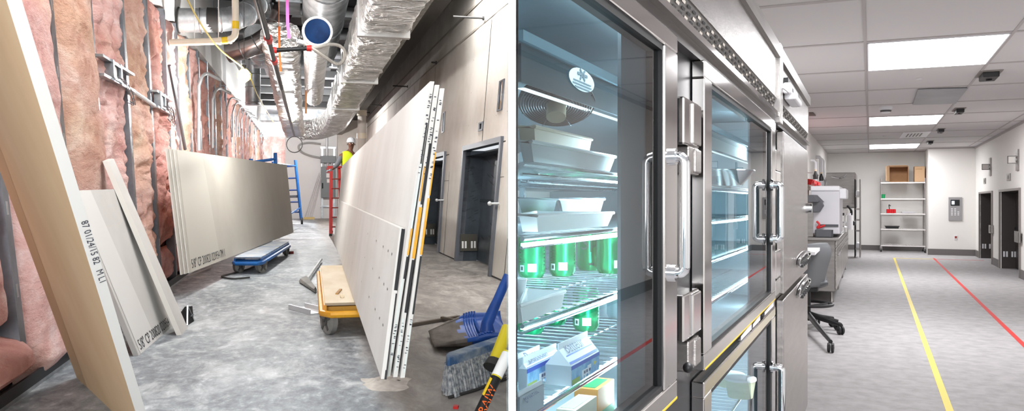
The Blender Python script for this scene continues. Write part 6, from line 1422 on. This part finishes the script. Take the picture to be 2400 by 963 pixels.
for k, (x0, x1) in enumerate(((1214, 1306), (1312, 1416))):
    Y = 1.72; p, q = gp(x0, 508, Y), gp(x1, 466, Y); t_ = thing(R, 'steel_pan', ['small steel pan behind the white tray, left of the pair','small steel pan behind the white tray, right of the pair'][k], 'pan', ((p.x+q.x)/2, (p.y+q.y)/2, S2+.005), 'small steel pans')
    x = (gp(x1,500,Y)-gp(x0,500,Y)).normalized(); y = Vector((-x.y, x.x, 0)); w_ = (gp(x1,500,Y)-gp(x0,500,Y)).length; o_ = gp(x0,500,Y); o_.z = 0
    if y.y < 0: y = -y
    g = MB(); z0, z1 = S2+.006, q.z; ins = .012
    g.add([o_+x*ins+y*ins+Vector((0,0,z0)), o_+x*(w_-ins)+y*ins+Vector((0,0,z0)), o_+x*(w_-ins)+y*.12+Vector((0,0,z0)), o_+x*ins+y*.12+Vector((0,0,z0)), o_+Vector((0,0,z1)), o_+x*w_+Vector((0,0,z1)), o_+x*w_+y*.14+Vector((0,0,z1)), o_+y*.14+Vector((0,0,z1))], [[0,1,2,3],[0,1,5,4],[1,2,6,5],[2,3,7,6],[3,0,4,7]])
    obj(g, 'basin', M_pan, t_); g = MB(); g.tube([o_+Vector((0,0,z1)), o_+x*w_+Vector((0,0,z1)), o_+x*w_+y*.14+Vector((0,0,z1)), o_+y*.14+Vector((0,0,z1))], .004, 6, closed=True); obj(g, 'rim', M_pan, t_, smooth=True)
tray('white_tray', 'white square dish on the can shelf edge at lower left', 'tray', .90, front_b(1306), AM-.018, .06, S3+.004, S3+.026, M_plate)
p = gp(1221, 700, 1.12); t_ = thing(R, 'white_bowl', 'small white bowl standing in the square dish', 'bowl', (p.x, p.y, S3+.012)); p.z = S3+.012
g = MB(); g.lathe([(.001,0), (.004,0), (.0065,.022), (.0085,.034), (.0075,.034), (.001,.01)], p, (0,0,1), 18); obj(g, 'bowl', M_plate, t_, smooth=True); g = MB(); g.torus(p+Vector((0,0,.034)), (0,0,1), .008, .0008, 18, 5); obj(g, 'rim', M_plate, t_, smooth=True)
# milk cartons
M_cblue = mat('carton_blue', '#3d8acb', .45, var='#86c0e6', vscale=40, vpos=(.4,.6)); M_cwh = mat('carton_white', '#eef3fa', .45); M_cbl2 = mat('carton_deep_blue', '#1f55c4', .45); M_star = mat('carton_yellow', '#ecd74a', .5); M_cgr = mat('carton_green', '#8cab3f', .5); M_cink = mat('carton_ink', '#33406f', .5)
def carton(x0, x1, a, z, h, label, depth=.045):
    b0, b1 = bx(x0, a), bx(x1, a); d = min(depth, a-aX(b0, .010)); t_ = thing(R, 'milk_carton', label, 'carton', (a-d/2, (b0+b1)/2, z), 'blue and white cartons'); z += .001
    g = MB(); g.m = 0; g.box(a-d, a, b0, b1, z, z+h); g.m = 1
    k = d*.55; g.hexa([(a-d,b0,z+h), (a,b0,z+h), (a,b1,z+h), (a-d,b1,z+h)], [(a-d/2-.001,b0,z+h+k), (a-d/2+.001,b0,z+h+k), (a-d/2+.001,b1,z+h+k), (a-d/2-.001,b1,z+h+k)])
    obj(g, 'box', [mat('carton_end', '#aebac4', .5), M_cwh], t_)
    g = MB(); g.box(a-d/2-.001, a-d/2+.001, b0, b1, z+h+k, z+h+k+.009); obj(g, 'top_fin', M_cwh, t_)
    g = MB(); L_ = b1-b0; e = .0006
    g.m = 5; g.box(a, a+e*.5, b0+.001, b1-.001, z, z+h*.86); g.m = 0; g.box(a, a+e, b0, b1, z+h*.80, z+h); sl = lambda v, b: Vector((a-d/2*v+.0006, b, z+h+k*v+.0006))
    g.add([sl(.08,b0), sl(.08,b1), sl(.2,b1), sl(.2,b0)], [[0,1,2,3]]); g.add([sl(.5,b0+L_*.05), sl(.5,b1-L_*.05), sl(.56,b1-L_*.05), sl(.56,b0+L_*.05)], [[0,1,2,3]])
    g.m = 1; s = h*.16; cb, cz_ = b0+L_*.82, z+h*.55
    g.add([(a+e, cb+(s*1.9 if k_ % 2 == 0 else s*.9)*math.cos(k_*PI/5), cz_+(s if k_ % 2 == 0 else s*.45)*math.sin(k_*PI/5)) for k_ in range(10)], [list(range(10))])
    g.m = 2; g.box(a, a+e, b0+L_*.02, b0+L_*.28, z, z+h*.3); g.m = 3
    g.box(a, a+e, b0+L_*.35, b0+L_*.62, z+h*.2, z+h*.5); g.box(a, a+e, b0+L_*.55, b0+L_*.68, z+h*.4, z+h*.6)
    for q in (.37, .46, .58): g.box(a, a+e, b0+L_*q, b0+L_*(q+.04), z+h*.05, z+h*.22)
    g.m = 4
    for q in (.42, .5, .6): g.box(a+e, a+e*1.5, b0+L_*q, b0+L_*(q+.05), z+h*.28, z+h*.42)
    obj(g, 'print', [M_cbl2, M_star, M_cgr, M_cwh, M_cink, M_cblue], t_)
    g = MB(); rt = Vector((0,1,0)); upv = (sl(1,b0)-sl(0,b0)).normalized(); g.text('Batteur', (L_*.20), sl(.62,b0+L_*.12)+Vector((.0012,0,.0006)), rt, upv)
    obj(g, 'lettering', M_cink, t_)
carton(1340, 1405, AM-.014, S4, .029, 'blue and white carton nearest the door post on the lower shelf', .040)
carton(1209, 1266, AM-.014, S4, .029, 'blue and white carton at the lower left corner of the open view', .040)
carton(1236, 1312, AM-.062, S4, .030, 'blue and white carton in the second row, between the two front ones', .036)
carton(1211, 1262, AM-.10, S4, .033, 'blue and white carton in the rearmost row, mostly its white top showing', .02)
def snack(x0, x1, a, z, h, cols, label, txt=None, d=.03):
    b0, b1 = bx(x0, a), bx(x1, a); d = min(d, a-aX(b0, .010)); t_ = thing(R, 'food_box', label, 'box', (a-d/2, (b0+b1)/2, z), 'food boxes on the refrigerator floor'); z += .001
    g = MB(); g.box(a-d, a, b0, b1, z, z+h); obj(g, 'box', mat('snack_'+cols[0][1:], cols[0], .5), t_)
    g = MB(); g.box(a, a+.0006, b0, b1, z+h*.0, z+h*.45); g.box(a-d*.9, a-d*.2, b0+.01, b1-.01, z+h, z+h+.0006); obj(g, 'label_band', mat('snack_'+cols[1][1:], cols[1], .5), t_)
    if txt: g = MB(); g.text(txt, h*.5, (a+.0012, b0+(b1-b0)*.08, z+h*.5), (0,1,0), (0,0,1)); obj(g, 'lettering', M_cwh, t_)
snack(1290, 1345, AM-.014, 1.131, .066, ('#c23a26','#e07b25'), 'red and orange food box under the lowest wire shelf', 'RUCK', .012)
snack(1350, 1400, AM-.014, 1.131, .066, ('#ecead9','#dcd8c2'), 'cream food box beside the red and orange one', None, .03)
snack(1402, 1440, AM-.02, 1.131, .07, ('#e6a04a','#19995c'), 'orange and green food box at the door post', None, .04)
for k, (x, z, r, h) in enumerate(((1715, .62, .06, .05), (1735, .86, .05, .06), (1710, .86, .05, .04))):
    b = 2.6+.15*k; p = R.b(x, 900, b); p.z = z+.004; t_ = thing(R, 'white_tub', ['pale green tub low behind the lower glass door','pale tub on the middle shelf behind the lower glass door','shallow pale tub beside it, nearer the door hinge'][k], 'tub', p)
    g = MB(); g.lathe([(.001,0), (r*.8,0), (r,h)], p, (0,0,1), 20); obj(g, 'cup', mat('tub_pale_green', '#d3dfc4', .4), t_, smooth=True); g = MB(); g.lathe([(r*1.03,h-.004), (r*1.05,h), (r*1.03,h+.004), (.001,h+.004)], p, (0,0,1), 20); obj(g, 'lid', M_plate, t_, smooth=True)
p = R.b(1688, 433, 2.5); t_ = thing(R, 'steel_bowl', 'steel bowl on the top shelf behind the second glass door', 'bowl', (p.x, p.y, S1+.005)); p.z = S1+.005
g = MB(); g.lathe([(.001,0), (.06,0), (.09,.03), (.10,.045), (.085,.03), (.001,.006)], p, (0,0,1), 24); obj(g, 'bowl', M_pan, t_, smooth=True); g = MB(); g.torus(p+Vector((0,0,.045)), (0,0,1), .10, .003, 24, 6); obj(g, 'rim', M_pan, t_, smooth=True)
# ---- the second refrigerator with solid doors
t2 = thing(R, 'refrigerator', 'stainless refrigerator with solid doors, next to the counter and stool', 'refrigerator', (-.8, 4.3, 0), 'stainless refrigerators')
G0, G1 = 3.44, 5.20
ai = lambda b: max(aX(b, .03), AL+.02)
g = MB(); P = [(AM,G0), (ai(G0),G0), (ai(G1),G1), (AM,G1)]
g.hexa([(x,y,.12) for x,y in P], [(x,y,2.08) for x,y in P]); obj(g, 'cabinet_body', M_ssd, t2, bevel=.004)
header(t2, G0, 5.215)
g = MB(); g.box(-.40, AF+.012, 3.428, 3.52, 1.826, 2.15); obj(g, 'end_plate', M_ss, t2, bevel=.003)
sd0, sd1 = bx(1837), bx(1893)
zu = R.a(1840, 688, AF).z; zl = R.a(1840, 694, AF).z
def solid(c0, c1):
    g = MB(); g.box(AB, AF, sd0, sd1, c0, c1); d = obj(g, 'solid_door', M_ss, t2, bevel=.004); return d
du = solid(zu+.004, 1.815); dl = solid(.3, zl-.012)
def pull(d, y0, y1):
    b0, b1 = bx(1866), bx(1893); z0, z1 = R.a(1880, y1, AF).z, R.a(1880, y0, AF).z; bm_ = (b0+b1)/2; zm = (z0+z1)/2
    g = MB(); n = 20; ring = [(AF+.012, bm_+(b1-b0)*.5*math.cos(2*PI*k/n), zm+(z1-z0)*.42*math.sin(2*PI*k/n)) for k in range(n)]
    g.tube(ring, .0075, 8, closed=True); h = obj(g, 'handle', M_chrome, d, smooth=True)
    g = MB(); g.add([(AF+.002, bm_+(b1-b0)*.48*math.cos(2*PI*k/n), zm+(z1-z0)*.38*math.sin(2*PI*k/n)) for k in range(n)], [list(range(n))]); obj(g, 'pull_recess', M_gask, d)
    g = MB()
    for k in range(6): b = b0+(b1-b0)*(.14+.13*k); g.box(AF+.012, AF+.026, b, b+(b1-b0)*.05, zm-(z1-z0)*.5, zm-(z1-z0)*.25)
    obj(g, 'grip_ribs', M_black, d)
pull(du, 592, 618); pull(dl, 658, 686)
g = MB(); p = R.a(1891, 488, AF); g.cyl((AF,p.y,p.z), (AF+.03,p.y,p.z), .03, 14); obj(g, 'lock', M_chrome, du, smooth=True)
for y0, y1 in ((353, 400), (402, 436), (585, 650), (655, 690)):
    g = MB(); b0, b1 = bx(1822), bx(1832); g.box(AM, AF-.004, b0, b1, R.a(1827, y1, AF).z, R.a(1827, y0, AF).z); obj(g, 'hinge', M_mir, t2, bevel=.004)
b0, b1 = bx(1834), bx(1852); z0, z1 = R.a(1843, 240, AF).z, R.a(1836, 182, AF).z
t_ = thing(R, 'temperature_logger', 'white temperature logger with a black bracket on the solid door refrigerator header', 'logger', (AF+.02, (b0+b1)/2, z0))
g = MB(); g.box(AF-.0, AF+.035, b0, b1, z0+.02, z0+(z1-z0)*.72); g.box(AF, AF+.05, b0+.06, b1+.02, z0, z0+(z1-z0)*.3); obj(g, 'case', M_wplas, t_, bevel=.008)
g = MB(); g.box(AF, AF+.02, b0+.03, b1+.28, z0+(z1-z0)*.55, z1); obj(g, 'bracket', M_black, t_); g = MB(); g.box(AF+.002, AF+.024, b0+.10, b1+.2, z0+(z1-z0)*.6, z1-.012); obj(g, 'window', mat('logger_window', '#8d9093', .3), t_)
g = MB(); g.box(AF+.035, AF+.037, b0+.05, b0+.09, z0+(z1-z0)*.35, z0+(z1-z0)*.5); obj(g, 'button', M_gplas, t_)
g = MB(); g.tube(smoothpath([(AF+.01,b0+.05,z0+.02), (AF+.03,b0-.06,z0+.015), (AF+.012,b0-.12,z0+.03)]), .006, 6); obj(g, 'cord', M_wplas, t_, smooth=True)
def pl(b, c, d, s, e, col):
    ld = bpy.data.lights.new('cabinet_light', 'POINT'); ld.energy = e; ld.color = col; ld.shadow_soft_size = s
    o = bpy.data.objects.new('cabinet_light', ld); COL.objects.link(o); o.matrix_world = R.W @ Matrix.Translation(Vector((d, b, c)))
# paper slips stuck between the doors
for k, (x0, x1) in enumerate(((1740, 1765), (1768, 1785), (1795, 1816))):
    b0, b1 = bx(x0), bx(x1); g = MB(); z = l0+.004; g.add([(AF-.004,b0,z), (AF-.004,b1,z), (AF-.004,b1,z+.022), (AF-.004,b0,z+.012)], [[0,1,2,3]]); g.add([(AF-.012,b0,z), (AF-.012,b1,z), (AF-.004,b1,z), (AF-.004,b0,z)], [[0,1,2,3]])
    obj(g, 'paper_slip', M_wplas, None, R, label=f'white paper slip tucked between the upper and lower glass doors, {ORD[k]} from the left', cat='paper', group='paper slips between the doors')
# ---- lights
def area(room, loc, tgt, sx, sy, e, col=(1,1,1), name='room_light'):
    ld = bpy.data.lights.new(name, 'AREA'); ld.shape = 'RECTANGLE'; ld.size = sx; ld.size_y = sy; ld.energy = e; ld.color = col
    o = bpy.data.objects.new(name, ld); COL.objects.link(o)
    p = room.W @ Vector(loc); t = room.W @ Vector(tgt); o.location = p; o.rotation_euler = (t-p).to_track_quat('-Z', 'Y').to_euler(); return o
w = bpy.data.worlds.new('world'); SC.world = w; w.use_nodes = True
w.node_tree.nodes['Background'].inputs[0].default_value = (.9,.95,1,1); w.node_tree.nodes['Background'].inputs[1].default_value = .75
area(L, (-1.75,-.4,1.2), (-.3,9,1.25), 1.5, 1.5, 140, (.96,.98,1))  # unseen fill added low on the left for the tan sheet
area(L, (-.5,-.5,5.2), (-.6,11,.8), 3.0, 2, 88, (.93,.97,1))  # unseen fill added high behind the viewer
area(L, (2.0,9.6,5.6), (3.3,19,1.6), 1.2, .7, 1200, (1,.985,.965))  # unseen fill added above the view to brighten the board wall
area(L, (3.1,15.5,5.95), (3.1,15.5,0), .5, 3, 170, (1,.985,.965))  # unseen fill added over the board wall and the floor beside it
area(L, (-.6,7.5,6.0), (-2.2,10,1.5), 2.0, 1.2, 195, (1,.99,.97))  # unseen fill added to brighten the pink batts
def pnt(room, loc, e, col=(1,1,1), r=0):
    ld = bpy.data.lights.new('work_lamp', 'POINT'); ld.energy = e; ld.color = col; ld.shadow_soft_size = r
    o = bpy.data.objects.new('work_lamp', ld); COL.objects.link(o); o.matrix_world = room.W @ Matrix.Translation(Vector(loc))
pnt(L, (.9,37,4.0), 700); pnt(L, (-1.3,47.5,4.6), 1100); pnt(L, (.2,30,5.6), 250); pnt(L, (-.2,5,3.1), 70, (1,1,1), .3)  # unseen points added in mid-air to brighten the far end and ducts
area(R, (1.6,-3.5,2.2), (.6,26,1.8), 2.5, 1.6, 110, (.97,.98,1))  # unseen fill added behind the viewer for the finished room
vs.exposure = .22
